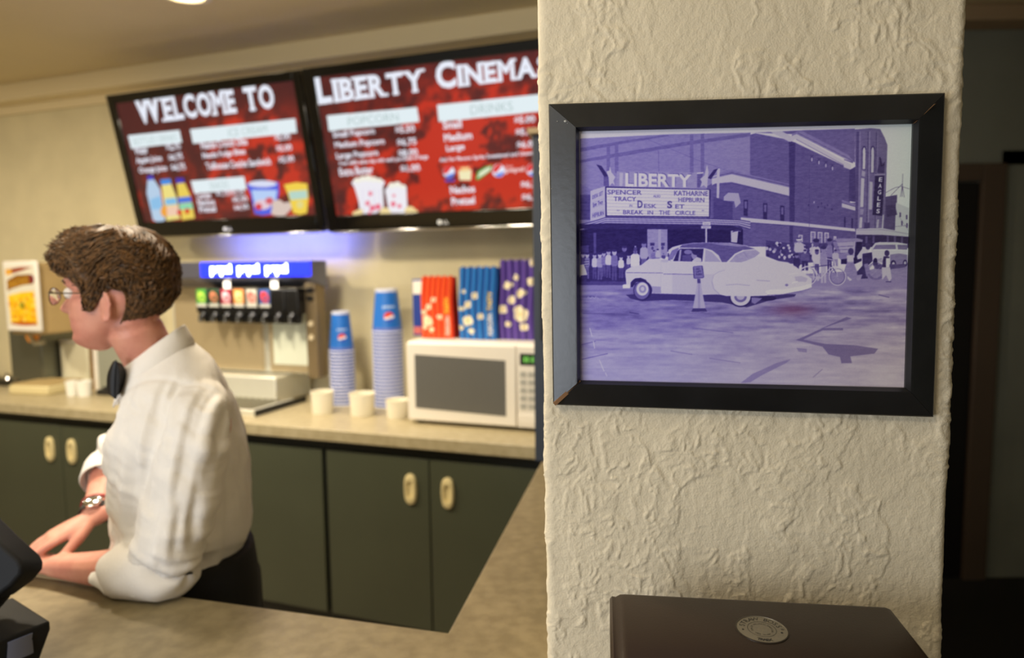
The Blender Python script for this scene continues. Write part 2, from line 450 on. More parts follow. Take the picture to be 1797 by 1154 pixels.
def make_pillar():
    T, rad = 0.34, 0.009
    zs = np.concatenate([np.linspace(Z_FRONT + 0.001, 1.16, 20)[:-1], np.arange(1.16, 2.01, 0.0014), np.linspace(2.012, Z_CEIL, 80)])
    prof = []                                           # (edge flag, a offset, depth, normal a, normal depth)
    for d in np.linspace(T, rad, 30): prof.append((0, 0.0, d, -1, 0))
    for t in np.linspace(0, 90, 7)[1:]: prof.append((0, rad - rad * math.cos(R_(t)), rad - rad * math.sin(R_(t)), -math.cos(R_(t)), -math.sin(R_(t))))
    for k in np.linspace(0, 1, 320)[1:-1]: prof.append((k, None, 0.0, 0, -1))
    for t in np.linspace(90, 0, 7)[:-1]: prof.append((1, -(rad - rad * math.cos(R_(t))), rad - rad * math.sin(R_(t)), math.cos(R_(t)), -math.sin(R_(t))))
    for d in np.linspace(rad, T, 30): prof.append((1, 0.0, d, 1, 0))
    Z = zs[:, None]
    A = np.zeros((len(zs), len(prof))); Dp = A.copy(); NA = A.copy(); ND = A.copy()
    for j, (k, off, d, na, nd) in enumerate(prof):
        l, r = EL(zs), ER(zs)
        A[:, j] = (l + rad + (r - l - 2 * rad) * k) if off is None else ((l if k == 0 else r) + off)
        Dp[:, j] = d; NA[:, j] = na; ND[:, j] = nd
    s = np.where(np.abs(NA) > 0.5, A + Dp * np.sign(NA), A)
    h = stucco(s, np.repeat(Z, len(prof), 1))
    A = A + NA * h; Dp = Dp + ND * h
    P = A[..., None] * PU + (PD + Dp)[..., None] * PN
    P[..., 2] = Z
    me = bpy.data.meshes.new('wall_pillar'); hh, ww = A.shape
    idx = np.arange(hh * ww).reshape(hh, ww)
    q = np.stack([idx[:-1, :-1], idx[:-1, 1:], idx[1:, 1:], idx[1:, :-1]], -1).reshape(-1, 4)
    me.from_pydata(P.reshape(-1, 3).tolist(), [], q.tolist())
    me.materials.append(mat('stucco', (230, 217, 188), 0.75, vary=0.05, vscale=9, bump=0.25, bscale=420))
    me.polygons.foreach_set('use_smooth', [True] * len(me.polygons)); me.update()
    o = bpy.data.objects.new('wall_pillar', me); COL.objects.link(o)
    return struct(o)
pillar = make_pillar()

# ------------------------------------------------------------------ counters and cabinets
M_TOP = mat('speckled_laminate', (144, 130, 98), 0.45, vary=0.16, vscale=38, rgb2=(126, 113, 83))
M_TOP2 = mat('back_laminate', (182, 170, 138), 0.35, vary=0.10, vscale=30, rgb2=(168, 155, 122))
M_GREEN = mat('green_laminate', (72, 76, 60), 0.38, vary=0.06, vscale=3)
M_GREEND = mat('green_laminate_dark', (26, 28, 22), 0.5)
M_CREAM = mat('cream_plastic', (226, 210, 158), 0.35)
M_BLACK = mat('black_plastic', (18, 18, 19), 0.4)
M_STEEL = mat('brushed_steel', (232, 232, 222), 0.36, 0.55, bump=0.05, bscale=80, stretch=(1, 1, 30))
M_CHROME = mat('chrome', (220, 220, 220), 0.12, 1.0)
M_WHITE = mat('white_plastic', (238, 233, 224), 0.4)

c0 = np.array(at_z(786, 1109, Z_FRONT)); a0 = np.array(at_z(290, 1041.5, Z_FRONT)); e0 = np.array(at_z(950, 809, Z_FRONT))
t1 = (a0 - c0)[:2]; t1 /= np.linalg.norm(t1); t2 = (e0 - c0)[:2]; t2 /= np.linalg.norm(t2); n1 = np.array([t1[1], -t1[0]])
if n1[1] > 0: n1 = -n1
cI = c0[:2]; far = cI + t2 * 1.09; left = cI + t1 * 2.9
fc = tag(empty('service_counter', (0, 0, 0)), 'L-shaped speckled tan front counter the young man leans on', 'counter')
poly = [left, cI, far, far + np.array([0.62, -0.12]), np.array([0.66, 0.42]), np.array([-0.1, 0.47]) , left + n1 * 0.72]
MB().prism([tuple(p) for p in poly], 2, Z_FRONT - 0.04, Z_FRONT).build('countertop', M_TOP, fc, bevel=0.004)
pin = [left + n1 * 0.03, cI + n1 * 0.03 - t2 * 0.0 + np.array([0.03, 0]), far + np.array([0.035, -0.02]), far + np.array([0.58, -0.14]), np.array([0.62, 0.47]), np.array([-0.1, 0.52]), left + n1 * 0.67]
MB().prism([tuple(p) for p in pin], 2, 0.0, Z_FRONT - 0.0402).build('base_panel', M_GREEN, fc)

bc = tag(MB().box((-4.9, D_FRONT, Z_BACK - 0.055), (-0.05, D_WALL - 0.002, Z_BACK)).build('back_countertop', M_TOP2, rot=(0, 0, YAW), bevel=0.005), 'long tan back countertop below the menu screens', 'countertop')

def cabinet(s0, s1, label, seams, handles):
    c = tag(empty('base_cabinet', W(s0, D_FRONT + 0.035), YAW), label, 'cabinet', 'green cabinets under the back counter')
    w = s1 - s0; zt = Z_BACK - 0.0555
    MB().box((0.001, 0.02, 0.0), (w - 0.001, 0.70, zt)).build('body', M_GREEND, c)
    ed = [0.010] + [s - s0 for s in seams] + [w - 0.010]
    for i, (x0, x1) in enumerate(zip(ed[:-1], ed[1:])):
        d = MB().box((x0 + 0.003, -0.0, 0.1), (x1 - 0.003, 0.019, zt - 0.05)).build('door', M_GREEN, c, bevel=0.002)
        for hs in handles:
            if x0 < hs - s0 < x1:
                hx = hs - s0; g = []
                for t in np.linspace(0, 2 * math.pi, 29)[:-1]:
                    q = abs(math.cos(t)) ** 0.75 * np.sign(math.cos(t)), abs(math.sin(t)) ** 0.75 * np.sign(math.sin(t))
                    g.append(q)
                m = MB(); rows = []
                for k, y in ((1.0, 0.0), (1.0, -0.010), (0.82, -0.016), (0.55, -0.014), (0.45, -0.006), (0.0, -0.004)):
                    rows.append([(hx + 0.029 * k * a, y, 0.722 + 0.066 * (k if k > 0.5 else k * 1.3) * b) for a, b in g])
                m.grid(rows, wrap=True).build('handle', M_CREAM, d)
    return c
struct(MB().box((-4.88, D_FRONT + 0.06, 0), (-4.002, D_WALL - 0.002, Z_BACK - 0.0555)).build('trim_2', M_GREEN, rot=(0, 0, YAW)))
cabinet(-4.00, -2.88, 'green cabinet with two cream pulls, beyond the young man', [-3.44], [-3.52, -3.36])
cabinet(-2.88, -1.805, 'green cabinet right behind the young man, in the middle of the row', [-2.34], [-2.42, -2.26])
cabinet(-1.805, -0.72, 'green cabinet with two cream pulls, under the white microwave', [-1.285], [-1.372, -1.198])
cabinet(-0.72, -0.08, 'green cabinet hidden mostly by the counter arm and pillar', [-0.4], [])

# dark upright at the far end of the counter arm
pu = tag(empty('display_case', (0.071, 2.20, Z_FRONT), R_(-8)), 'tall slate-dark upright case at the counter end behind the pillar', 'case')
MB().box((0, 0.0, 0.0), (0.3, 0.04, 1.05)).box((0.0, 0.04, 0), (0.012, 0.2, 1.05)).build('panel', mat('slate_metal', (58, 66, 80), 0.45), pu, bevel=0.002)
MB().box((0.02, -0.006, 0.40), (0.29, 0.0, 0.62)).build('inset', M_BLACK, pu)
MB().box((-0.012, -0.03, 1.05), (0.32, 0.21, 1.066)).build('top_ledge', mat('tan_ledge', (190, 168, 128), 0.5), pu)

# recessed ceiling lamps
M_GLOW = mat('lamp_glow', (255, 226, 170), 0.5, emit=9.0)
def downlight(x, y, label):
    o = tag(empty('ceiling_lamp', (x, y, Z_CEIL)), label, 'lamp', 'recessed ceiling lamps')
    MB().lathe([(0.115, -0.0), (0.115, -0.006), (0.088, -0.010), (0.085, -0.001)], n=40, close=False).build('trim_ring', M_WHITE, o)
    MB().lathe([(0.084, -0.002), (0.0, -0.004)], n=40, close=False).build('diffuser', M_GLOW, o)
    d = bpy.data.lights.new('ceiling_lamp_light', 'SPOT'); d.energy = 30; d.color = WARM; d.spot_size = R_(150); d.spot_blend = 1.0; d.shadow_soft_size = 0.08
    l = bpy.data.objects.new('ceiling_lamp_light', d); COL.objects.link(l); l.parent = o; l.location = (0, 0, -0.03)
p = at_z(322, -12, Z_CEIL); downlight(p[0], p[1], 'recessed ceiling lamp above the left menu screen')
# ================================================================== the framed photograph
M_FRAME = mat('black_stained_wood', (30, 31, 33), 0.34, vary=0.3, vscale=14, bump=0.05, bscale=120, spec=0.6)
M_RAW = mat('bare_wood', (128, 92, 58), 0.8)
FO = 0.021                                                    # front of the frame stands off the plaster
def fp(x, y): return on_pillar(x, y, FO)
ctr = (1310, 447); fa, fb = fp(*ctr)
pf = tag(empty('picture_frame', PU * fa + PN * (PD - 0.0022) + np.array([0, 0, fb]), PYAW), 'black wooden picture frame holding a violet-toned street photograph, on the pillar', 'picture frame')
def L(x, y, off=FO - 0.004):
    a, b = on_pillar(x, y, off); return a - fa, b - fb
FOUT = [(962, 180), (1664, 160), (1643, 734), (970, 712)]     # outer corners tl tr br bl
FIN = [(1016, 229), (1604, 216), (1590, 681), (1018, 668)]
O = [L(*p) for p in FOUT]; I = [L(*p) for p in FIN]
def rail(o0, o1, i1, i0, gap0=0.0, gap1=0.0):
    """mitred rail; local y: 0 at the wall, negative towards the room"""
    m = MB(); yf, yi = -FO + 0.0022, -FO + 0.0062
    o0, o1, i0, i1 = map(np.array, (o0, o1, i0, i1)); t = (o1 - o0) / np.linalg.norm(o1 - o0)
    o0 = o0 + t * gap0; i0 = i0 + t * gap0; o1 = o1 - t * gap1; i1 = i1 - t * gap1
    sec = [(0, 0.0), (0, yf + 0.011), (0.04, yf + 0.0095), (0.84, yf + 0.0004), (0.90, yf), (0.96, yi), (1.0, yi + 0.002), (1.0, 0.0)]
    rows = []
    for o, i in ((o0, i0), (o1, i1)): rows.append([(*(o + (i - o) * k)[:1], y, (o + (i - o) * k)[1]) for k, y in sec])
    m.grid(rows)
    n = len(sec); m.f.append(list(range(n))); m.mi.append(0); m.f.append(list(range(n, 2 * n))[::-1]); m.mi.append(0)
    return m.build('rail', M_FRAME, pf, angle=25)
rail(O[0], O[1], I[1], I[0], 0.0002, 0.0002)
rail(O[1], O[2], I[2], I[1], 0.0002, 0.0002)
rail(O[2], O[3], I[3], I[2], 0.0002, 0.0012)
rail(O[3], O[0], I[0], I[3], 0.0010, 0.0002)
# bare wood shows in the open corner joint and along the mitre
j = MB(); a, b = np.array(O[3]), np.array(I[3]); t = (b - a); nrm = np.array([-t[1], t[0]]) / np.linalg.norm(t) * 0.0022
j.prism([tuple(p) for p in (a + t * .06 + nrm, a + t * .06 - nrm, b - nrm, b + nrm)], 1, -FO + 0.0065, -0.004)
j.build('corner_joint', M_RAW, pf)
j = MB(); a, b = np.array(O[1]), np.array(I[1]); t = (b - a); nrm = np.array([-t[1], t[0]]) / np.linalg.norm(t) * 0.00016
j.prism([tuple(p) for p in (a + t * .40 + nrm, a + t * .40 - nrm, b - nrm, b + nrm)], 1, -FO + 0.0040, -0.004)
j.build('corner_joint', M_RAW, pf)
MB().box((min(O[0][0], O[3][0]) + 0.01, -0.004, O[3][1] + 0.012), (O[1][0] - 0.015, -0.0005, O[0][1] - 0.012)).build('backing_board', mat('backing_board', (60, 52, 44), 0.8), pf)

for px_, py_, r_ in ((992, 213, 0.0016), (978, 212, 0.0007), (996, 217, 0.0006), (968, 330, 0.0005)):
    a, b = L(px_, py_); MB().ball((0, 0, 0), (r_, 0.0006, r_ * .8), 10).build('paint_chip', mat('chip_white', (190, 190, 186), 0.7), pf, (a, -FO + 0.0022 + 0.0095 - 0.0091 * min(1, abs(a - O[0][0]) / 0.028), b))
# ------------------------------------------------------------------ the photograph itself, in tones of one violet print
PO = FO - 0.0095
def LP(x, y): return L(x, y, PO)
q = [LP(*p) for p in ((1010, 222), (1610, 210), (1597, 690), (1010, 676))]
xs = [p[0] for p in q]; ys = [p[1] for p in q]
cv = Canvas(min(xs), max(xs), min(ys), max(ys), 720, LP)
A = zoom(940, 140, 3.8475); B = zoom(1240, 140, 3.846); C = zoom(1300, 200, 4.81)
D = zoom(1000, 400, 5.99); E_ = zoom(1180, 400, 6.91); Fz = zoom(1380, 380, 7.2125); G = zoom(1040, 280, 8.168); K = zoom(940, 520, 2.3645)
P = cv.poly
cv.img[:] = 0.97
P(A((298, 398), (900, 368), (1539, 352)) + B((560, 346), (1175, 322), (1400, 322), (1380, 1154)) + [(1592, 700), (1005, 690)] + A((300, 1300)), 0.94)      # sky
# far shops at the right edge
P(C((1215, 700), (1318, 682), (1308, 1000), (1200, 990)), 0.30); P(C((1308, 748), (1420, 795), (1416, 1010), (1298, 1000)), 0.80)
for x, y in ((1338, 830), (1352, 900), (1392, 850), (1395, 920)): P(C((x, y), (x + 12, y + 2), (x + 12, y + 40), (x, y + 38)), 0.30)
for a, b in (((1365, 505), (1360, 700)), ((1345, 700), (1362, 600)), ((1362, 600), (1378, 705)), ((1345, 610), (1420, 632)), ((1220, 665), (1300, 622)), ((1300, 622), (1340, 615)), ((1265, 688), (1362, 590))):
    cv.line(C(a, b), 0.9, 0.35)
P(C((1225, 770), (1300, 765), (1318, 850), (1230, 870)), 0.22)
cv.line(C((1300, 950), (1415, 940)), 0.7, 0.4); cv.line(C((1330, 860), (1415, 985)), 0.5, 0.45)
# the great brick wall behind the sign
P(A((300, 398), (900, 369), (1450, 358), (1450, 700), (1190, 800), (1190, 1000), (300, 1000)), 0.56)
P(A((300, 462), (560, 418), (870, 374), (900, 374), (900, 380), (560, 438), (300, 488)), 0.42)
P(A((300, 542), (560, 495), (1040, 415), (1450, 358), (1450, 382), (1040, 440), (560, 520), (300, 562)), 0.42)
for x, y0 in ((480, 455), (536, 440), (1042, 372), (1115, 368)): P(A((x, y0), (x + 23, y0 - 4), (x + 25, 630), (x, 630)), 0.44)
cv.line(A((830, 480), (832, 620)), 0.8, 0.38)
cv.line(A((760, 405), (1100, 545), (1330, 628)), 0.6, 0.36)
P(A((300, 700), (385, 745), (385, 780), (300, 775)), 0.50); P(A((300, 776), (385, 776), (385, 945), (300, 945)), 0.30)
cv.line(A((300, 830), (385, 832)), 1, 0.2); cv.line(A((300, 880), (385, 880)), 1, 0.2)
# darker wing of the theatre, its cornices, ledges and windows
P(B((293, 372), (330, 362), (575, 410), (590, 720), (293, 650)), 0.38)
P(B((38, 700), (170, 640), (585, 740), (585, 1125), (0, 1125), (0, 720)), 0.37)
P(B((38, 640), (170, 612), (590, 712), (590, 735), (170, 640), (38, 668)), 0.50)
P(B((36, 668), (170, 638), (588, 735), (586, 752), (577, 756), (577, 788), (170, 690), (60, 700), (36, 712)), 0.84)
cv.line(B((38, 655), (172, 628), (588, 722)), 0.8, 0.2); cv.line(B((60, 716), (170, 698), (575, 794)), 0.8, 0.25)
P(B((70, 600), (90, 598), (84, 800), (68, 800)), 0.82); P(B((8, 660), (75, 640), (75, 650), (8, 670)), 0.8)
P(B((555, 412), (600, 425), (592, 1125), (560, 1125)), 0.22)
P(B((598, 425), (980, 605), (965, 830), (1010, 830), (1005, 1125), (592, 1125)), 0.35)
P(B((328, 358), (650, 342), (1000, 330), (1000, 560), (970, 540), (640, 370)), 0.40)
P(C((250, 152), (345, 146), (425, 190), (425, 236), (405, 234)), 0.82)
P(C((430, 168), (480, 150), (520, 146), (905, 345), (948, 398), (946, 412), (470, 172), (430, 190)), 0.52)
P(C((425, 190), (470, 172), (870, 400), (930, 425), (928, 472), (868, 450), (868, 424), (466, 210), (425, 232)), 0.84)
cv.line(C((480, 160), (905, 375), (945, 400)), 0.7, 0.25); cv.line(C((466, 214), (868, 430)), 0.7, 0.22); cv.line(C((870, 385), (945, 412)), 1.2, 0.2)
P(C((915, 475), (975, 440), (975, 745), (910, 735)), 0.25)
for i, (x, y) in enumerate(((598, 380), (658, 405), (716, 430), (772, 455))):
    cv.ell(*C((x, y))[0], 2.6, 5.6, 0.24); cv.ell(*C((x + 1, y + 6))[0], 1.5, 3.6, 0.72); cv.line(C((x - 16, y - 32), (x + 18, y - 28)), 1, 0.22)
for x, y in ((572, 770), (618, 745), (652, 785), (680, 755), (708, 790), (732, 770), (768, 805)): cv.ell(*C((x, y))[0], 1.2, 2.0, 0.7 if (x % 4) else 0.2)
P(C((852, 724), (978, 765), (978, 785), (852, 745)), 0.50); P(C((852, 752), (975, 788), (972, 818), (852, 786)), 0.82); cv.line(C((852, 748), (978, 786)), 0.7, 0.22)
for x, y in ((24, 722), (188, 750), (332, 772)):
    P(C((x, y), (x + 36, y + 4), (x + 34, y + 142), (x, y + 136)), 0.15); P(C((x + 8, y + 14), (x + 28, y + 16), (x + 27, y + 78), (x + 8, y + 74)), 0.42)
for x, y in ((870, 868), (932, 880)): P(C((x, y), (x + 14, y + 2), (x + 12, y + 90), (x, y + 86)), 0.17)
P(C((0, 872), (440, 912), (965, 968), (965, 992), (440, 940), (0, 908)), 0.86); cv.line(C((0, 911), (440, 944), (965, 995)), 0.8, 0.2)
P(C((440, 948), (966, 996), (966, 1125), (440, 1125)), 0.34)
for x0, y0, x1, y1 in ((485, 1018, 522, 1080), (588, 990, 630, 1085), (648, 994, 688, 1090), (705, 998, 742, 1085), (782, 1030, 806, 1062)):
    P(C((x0, y0), (x1, y0 + 3), (x1, y1), (x0, y1)), 0.84); P(C((x0 + 8, y0 + 9), (x1 - 8, y0 + 11), (x1 - 8, y1), (x0 + 8, y1)), 0.50)
    cv.line(C((x0 + 6, (y0 + y1) / 2), (x1 - 6, (y0 + y1) / 2)), 0.8, 0.8)
cv.line(C((578, 420), (578, 1080)), 0.5, 0.24)
# the tower, its tall windows and the hanging sign
P(C((960, 132), (1100, 120), (1175, 128), (1212, 200), (1236, 262), (1215, 880), (1200, 985), (975, 985)), 0.42)
for x, w_, l in ((975, 22, 0.30), (1000, 12, 0.52), (1070, 10, 0.30), (1080, 12, 0.55), (1140, 8, 0.3), (1150, 8, 0.5)):
    P(C((x, 150), (x + w_, 150), (x + w_ - 12, 980), (x - 12, 980)), l)
def arch(x0, x1, y0, y1, sh, l):
    P(C((x0, y0 + 25), (x0 + 6, y0 + 6), ((x0 + x1) / 2, y0), (x1 - 5, y0 + 8), (x1, y0 + 30), (x1 - sh, y1), (x0 - sh, y1)), l)
arch(1022, 1058, 270, 470, 2, 0.22); arch(1028, 1052, 282, 466, 2, 0.85); arch(1094, 1132, 268, 500, 4, 0.22); arch(1100, 1124, 280, 495, 4, 0.78)
P(C((1020, 478), (1050, 486), (1046, 532), (1018, 522)), 0.66); P(C((1014, 540), (1042, 545), (1032, 785), (1006, 785)), 0.80); P(C((1086, 570), (1112, 574), (1106, 806), (1080, 806)), 0.72)
P(C((1006, 800), (1036, 805), (1030, 850), (1002, 850)), 0.6); P(C((1004, 870), (1026, 872), (1020, 962), (996, 962)), 0.78); P(C((1040, 915), (1088, 915), (1086, 968), (1038, 966)), 0.25); P(C((1150, 890), (1166, 890), (1160, 960), (1142, 960)), 0.7)
P(C((1150, 480), (1165, 425), (1168, 360), (1185, 380), (1195, 420), (1216, 400), (1208, 500), (1150, 500)), 0.24)
cv.line(C((1172, 365), (1185, 440), (1212, 425)), 1.4, 0.10)
P(C((1126, 508), (1220, 506), (1218, 518), (1126, 522)), 0.6)
P(C((1132, 522), (1215, 518), (1192, 860), (1110, 852)), 0.13)
for k, ch in enumerate('EAGLES'):
    x, y = 1178 - k * 4.2, 572 + k * 53.2
    cv.text(ch, *C((x - 16, y), (x + 14, y + 1), (x - 13, y - 38), (x + 17, y - 37)), 0.93, 0.03)
P(C((1196, 850), (1206, 850), (1190, 1110), (1178, 1110)), 0.78); cv.line(C((1212, 520), (1205, 720)), 0.6, 0.7)
P(C((972, 968), (1190, 962), (1420, 1005), (1420, 1035), (1190, 1020), (972, 1018)), 0.76); cv.line(C((975, 978), (1190, 975), (1415, 1012)), 0.7, 0.5)
P(C((972, 1018), (1190, 1020), (1420, 1036), (1420, 1130), (972, 1120)), 0.16)
for x in (1050, 1110, 1230, 1290, 1350): P(C((x, 1030), (x + 18, 1031), (x + 16, 1090), (x, 1090)), 0.34)
# canopy underside, foyer and its pillars
P(A((1200, 790), (1330, 830), (1330, 960), (1200, 960)), 0.28); P(A((1270, 790), (1300, 762), (1370, 765), (1385, 830), (1350, 865), (1340, 820), (1270, 815)), 0.72)
P(A((300, 970), (1330, 985), (1400, 1010), (1400, 1160), (300, 1160)), 0.09)
P(D((112, 60), (820, 0), (820, 330), (112, 330)), 0.10); P(D((250, 50), (278, 50), (278, 290), (255, 290)), 0.30); P(D((112, 190), (200, 180), (200, 300), (112, 300)), 0.26)
P(D((815, -10), (1028, -8), (1026, 300), (815, 330)), 0.62); P(D((930, -10), (960, -10), (958, 320), (930, 320)), 0.72)
P(D((846, 155), (893, 155), (890, 186), (846, 186)), 0.22); P(D((960, 155), (1000, 155), (998, 186), (960, 186)), 0.22); cv.ell(*D((870, 212))[0], 2.2, 3, 0.3); cv.ell(*D((976, 210))[0], 2.4, 3.2, 0.28)
P(A((1318, 1022), (1368, 1018), (1360, 1100), (1320, 1095)), 0.82); cv.line(A((1318, 1020), (1385, 1022)), 1, 0.7)
P(B((200, 1000), (240, 980), (240, 1012), (170, 1030)), 0.2)
# the theatre sign
P(G((-30, 450), (180, 385), (185, 840), (-30, 880)), 0.80); P(G((350, 168), (1492, 190), (1495, 408), (335, 385)), 0.63); P(G((390, 190), (440, 192), (430, 380), (385, 380)), 0.78)
for dx, dy, l in ((10, -10, 0.33), (0, 0, 0.95)):
    cv.text('LIBERTY', *G((470 + dx, 388 + dy), (1415 + dx, 398 + dy), (470 + dx, 190 + dy), (1418 + dx, 214 + dy)), l, 0.035)
P(G((1495, 190), (1590, 180), (1590, 195), (1495, 205)), 0.95); P(G((1500, 210), (1580, 205), (1560, 400), (1500, 400)), 0.38)
P(G((160, 240), (240, 240), (240, 385), (160, 380)), 0.35)
P(G((55, 70), (130, 92), (230, 240), (170, 250), (110, 150)), 0.15); P(G((1800, 128), (1740, 145), (1648, 268), (1700, 280)), 0.15)
P(G((250, 92), (272, 185), (328, 250), (300, 302), (322, 376), (285, 335), (240, 382), (232, 260), (200, 170), (240, 160)), 0.82)
P(G((1640, 72), (1662, 180), (1650, 285), (1642, 408), (1592, 368), (1540, 402), (1566, 322), (1540, 280), (1605, 228)), 0.80)
P(G((182, 385), (1692, 428), (1682, 832), (185, 818)), 0.14); P(G((200, 404), (1672, 436), (1668, 816), (206, 800)), 0.95)
for y0, y1 in ((440, 470), (490, 505), (540, 555), (585, 605), (632, 655), (680, 700), (728, 745), (770, 785)): cv.line(G((206, y0 - 6), (1668, y1 + 8)), 0.5, 0.62)
T = lambda s, x0, y0, x1, y1, h, l=0.30, b=0.012: cv.text(s, *G((x0, y0), (x1, y1), (x0, y0 - h), (x1, y1 - h)), l, b)
T('SPENCER', 215, 500, 706, 505, 66); T('TRACY', 305, 595, 626, 598, 64); T('ALSO', 870, 541, 974, 543, 35); T('KATHARINE', 1170, 516, 1655, 523, 70); T('HEPBURN', 1230, 608, 1602, 613, 64)
T('IN', 530, 676, 570, 677, 32); T('D', 645, 693, 718, 694, 108, 0.26, 0.03); T('ESK', 740, 694, 918, 697, 58); T('S', 1070, 697, 1142, 698, 104, 0.26, 0.03); T('ET', 1185, 700, 1318, 702, 58)
T('BREAK', 440, 783, 727, 786, 60); T('IN', 790, 787, 868, 788, 58); T('THE', 955, 789, 1110, 791, 60); T('CIRCLE', 1185, 793, 1472, 796, 60)
for x in (352, 372, 1568, 1586): T(',', x, 742, x + 10, 742, 22)
T('DESK SET', 0, 570, 150, 505, 56); T('Spen  Tracy', 5, 700, 150, 650, 78, 0.3, 0.03); T('HEPBURN', 0, 835, 165, 795, 62)
for k in range(3): cv.line(G((0, 620 + k * 70), (175, 560 + k * 80)), 0.5, 0.6)
for k, l in enumerate((0.25, 0.80, 0.35, 0.82, 0.3, 0.78, 0.25)):
    y = 832 + k * 14; cv.line(G((-300, y + 130), (0, y + 60), (185, y), (940, y + 10), (1690, y + 18), (2100, y + 34), (2260, y + 60 + 4 * k)), 1.9, l)
P(A((300, 978), (475, 968), (1190, 985), (1395, 1000), (1395, 1012), (300, 1005)), 0.14)
P(A((1128, 962), (1180, 962), (1180, 982), (1128, 982)), 0.88); P(A((1118, 986), (1184, 986), (1184, 1004), (1118, 1004)), 0.86); P(A((1146, 1004), (1158, 1004), (1158, 1100), (1146, 1100)), 0.82)
cv.line(A((1138, 972), (1170, 973)), 0.7, 0.4); cv.line(A((1128, 996), (1172, 996)), 0.7, 0.4)
# wet street
P([(1012, 490), (1100, 488), (1300, 486), (1420, 480), (1520, 474), (1600, 460), (1600, 700), (1005, 690)], 0.55)
P([(1012, 486), (1110, 486), (1120, 500), (1012, 500)], 0.26)
yy, xx = np.mgrid[0:cv.h, 0:cv.w]; vv = yy / cv.h; uu = xx / cv.w
street = np.clip((vv - 0.60) / 0.02, 0, 1)
g = np.clip((vv - 0.60) / 0.4, 0, 1)
cv.img += (street * (0.15 * g + 0.02 - 0.10 * np.exp(-((vv - 0.70) / 0.06) ** 2) + 0.05 * uu))[..., None]
wet = fbm(xx / 60, yy / 7, 4, 3) - 0.47
cv.img += (street * wet * (0.55 - 0.47 * g))[..., None]
cv.img += ((fbm(xx / 14, yy / 5, 3, 8) - 0.45) * street * (0.16 - 0.10 * g))[..., None]
P(K((1080, 180), (1130, 158), (1190, 130), (1290, 84), (1312, 90), (1195, 130), (1275, 130), (1275, 140), (1190, 140), (1110, 178), (1200, 196), (1330, 202), (1420, 216), (1405, 236), (1305, 248), (1312, 276), (1268, 276), (1262, 250), (1215, 240), (1190, 208)), 0.36, 0.8)
P(K((1082, 212), (1125, 216), (1125, 232), (1090, 228)), 0.42, 0.6)
P(K((850, 358), (900, 320), (1000, 275), (1060, 258), (1040, 275), (940, 325), (890, 355)), 0.46, 0.7)
for a, b, c_ in (((192, 260), (300, 236), 0.3), ((190, 200), (250, 185), 0.35), ((195, 70), (330, 72), 0.3), ((390, 66), (430, 72), 0.15), ((650, 130), (820, 150), 0.4), ((560, 225), (650, 240), 0.45), ((720, 255), (850, 275), 0.45), ((1150, 335), (1190, 300), 0.45)): cv.line(K(a, b), 1.8, c_, 0.6)
for a, b in (((225, 130), (235, 165)), ((240, 185), (246, 215)), ((265, 262), (285, 310)), ((290, 315), (297, 330)), ((100, 10), (120, 5))): cv.line(K(a, b), 0.9, 0.98)
for k in range(9): x = D((190 + k * 13, 735))[0]; cv.line([x, (x[0] + 1.6, x[1] - 3 + (k % 3) * 2)], 0.6, 0.95)
# crowd at the left
def figure(x, y, h, w_, tl, ll, hl=0.62, lean=0.0, Z=D, hair=0.15):
    w_ = w_ * .88; ll = ll + (.13 if Z is D else .04)
    hd = h * 0.085
    P(Z((x - w_ * .32, y + h * .48), (x + w_ * .32, y + h * .48), (x + w_ * .34 + lean, y + h), (x + w_ * .06, y + h), (x, y + h * .6), (x - w_ * .1 + lean, y + h), (x - w_ * .36 + lean, y + h)), ll)
    P(Z((x - w_ * .16, y + h * .15), (x + w_ * .16, y + h * .15), (x + w_ * .44, y + h * .22), (x + w_ * .5, y + h * .46), (x + w_ * .34, y + h * .54), (x - w_ * .34, y + h * .54), (x - w_ * .5, y + h * .46), (x - w_ * .44, y + h * .22)), tl)
    cx, cy = Z((x, y + h * .085))[0]; k = abs(Z((1, 0))[0][0] - Z((0, 0))[0][0])
    cv.ell(cx, cy, hd * .9 * k, hd * 1.15 * k, min(hl + .1, .9)); cv.ell(cx, cy - hd * .75 * k, hd * .95 * k, hd * .55 * k, hair)
P(D((112, 262), (560, 262), (830, 300), (830, 420), (600, 560), (112, 560)), 0.15)
for f in ((140, 260, 280, 70, 0.30, 0.2), (185, 262, 270, 60, 0.55, 0.3, 0.7), (262, 268, 265, 70, 0.85, 0.16), (318, 262, 280, 80, 0.66, 0.22, 0.7), (360, 250, 260, 60, 0.5, 0.2), (408, 232, 290, 78, 0.9, 0.18, 0.6), (470, 228, 320, 84, 0.48, 0.18, 0.65), (575, 190, 330, 120, 0.14, 0.12, 0.35), (540, 295, 230, 74, 0.93, 0.16, 0.75), (618, 280, 190, 50, 0.8, 0.2, 0.7), (690, 225, 260, 110, 0.93, 0.5, 0.45), (780, 145, 330, 100, 0.72, 0.26, 0.4), (690, 180, 120, 40, 0.3, 0.2), (885, 235, 150, 80, 0.5, 0.3, 0.5), (925, 222, 160, 60, 0.8, 0.4, 0.7), (985, 270, 90, 50, 0.3, 0.2, 0.6), (1050, 240, 120, 50, 0.2, 0.2, 0.6)): figure(*f)
for k in range(5): cv.line(D((150, 345 + 12 * k), (200, 340 + 12 * k)), 0.9, 0.85 if k % 2 else 0.2)
P(D((112, 385), (150, 380), (170, 440), (186, 490), (112, 500)), 0.92); P(D((112, 500), (190, 495), (170, 560), (112, 560)), 0.2)
P(D((638, 290), (690, 270), (735, 300), (735, 405), (640, 405)), 0.95)
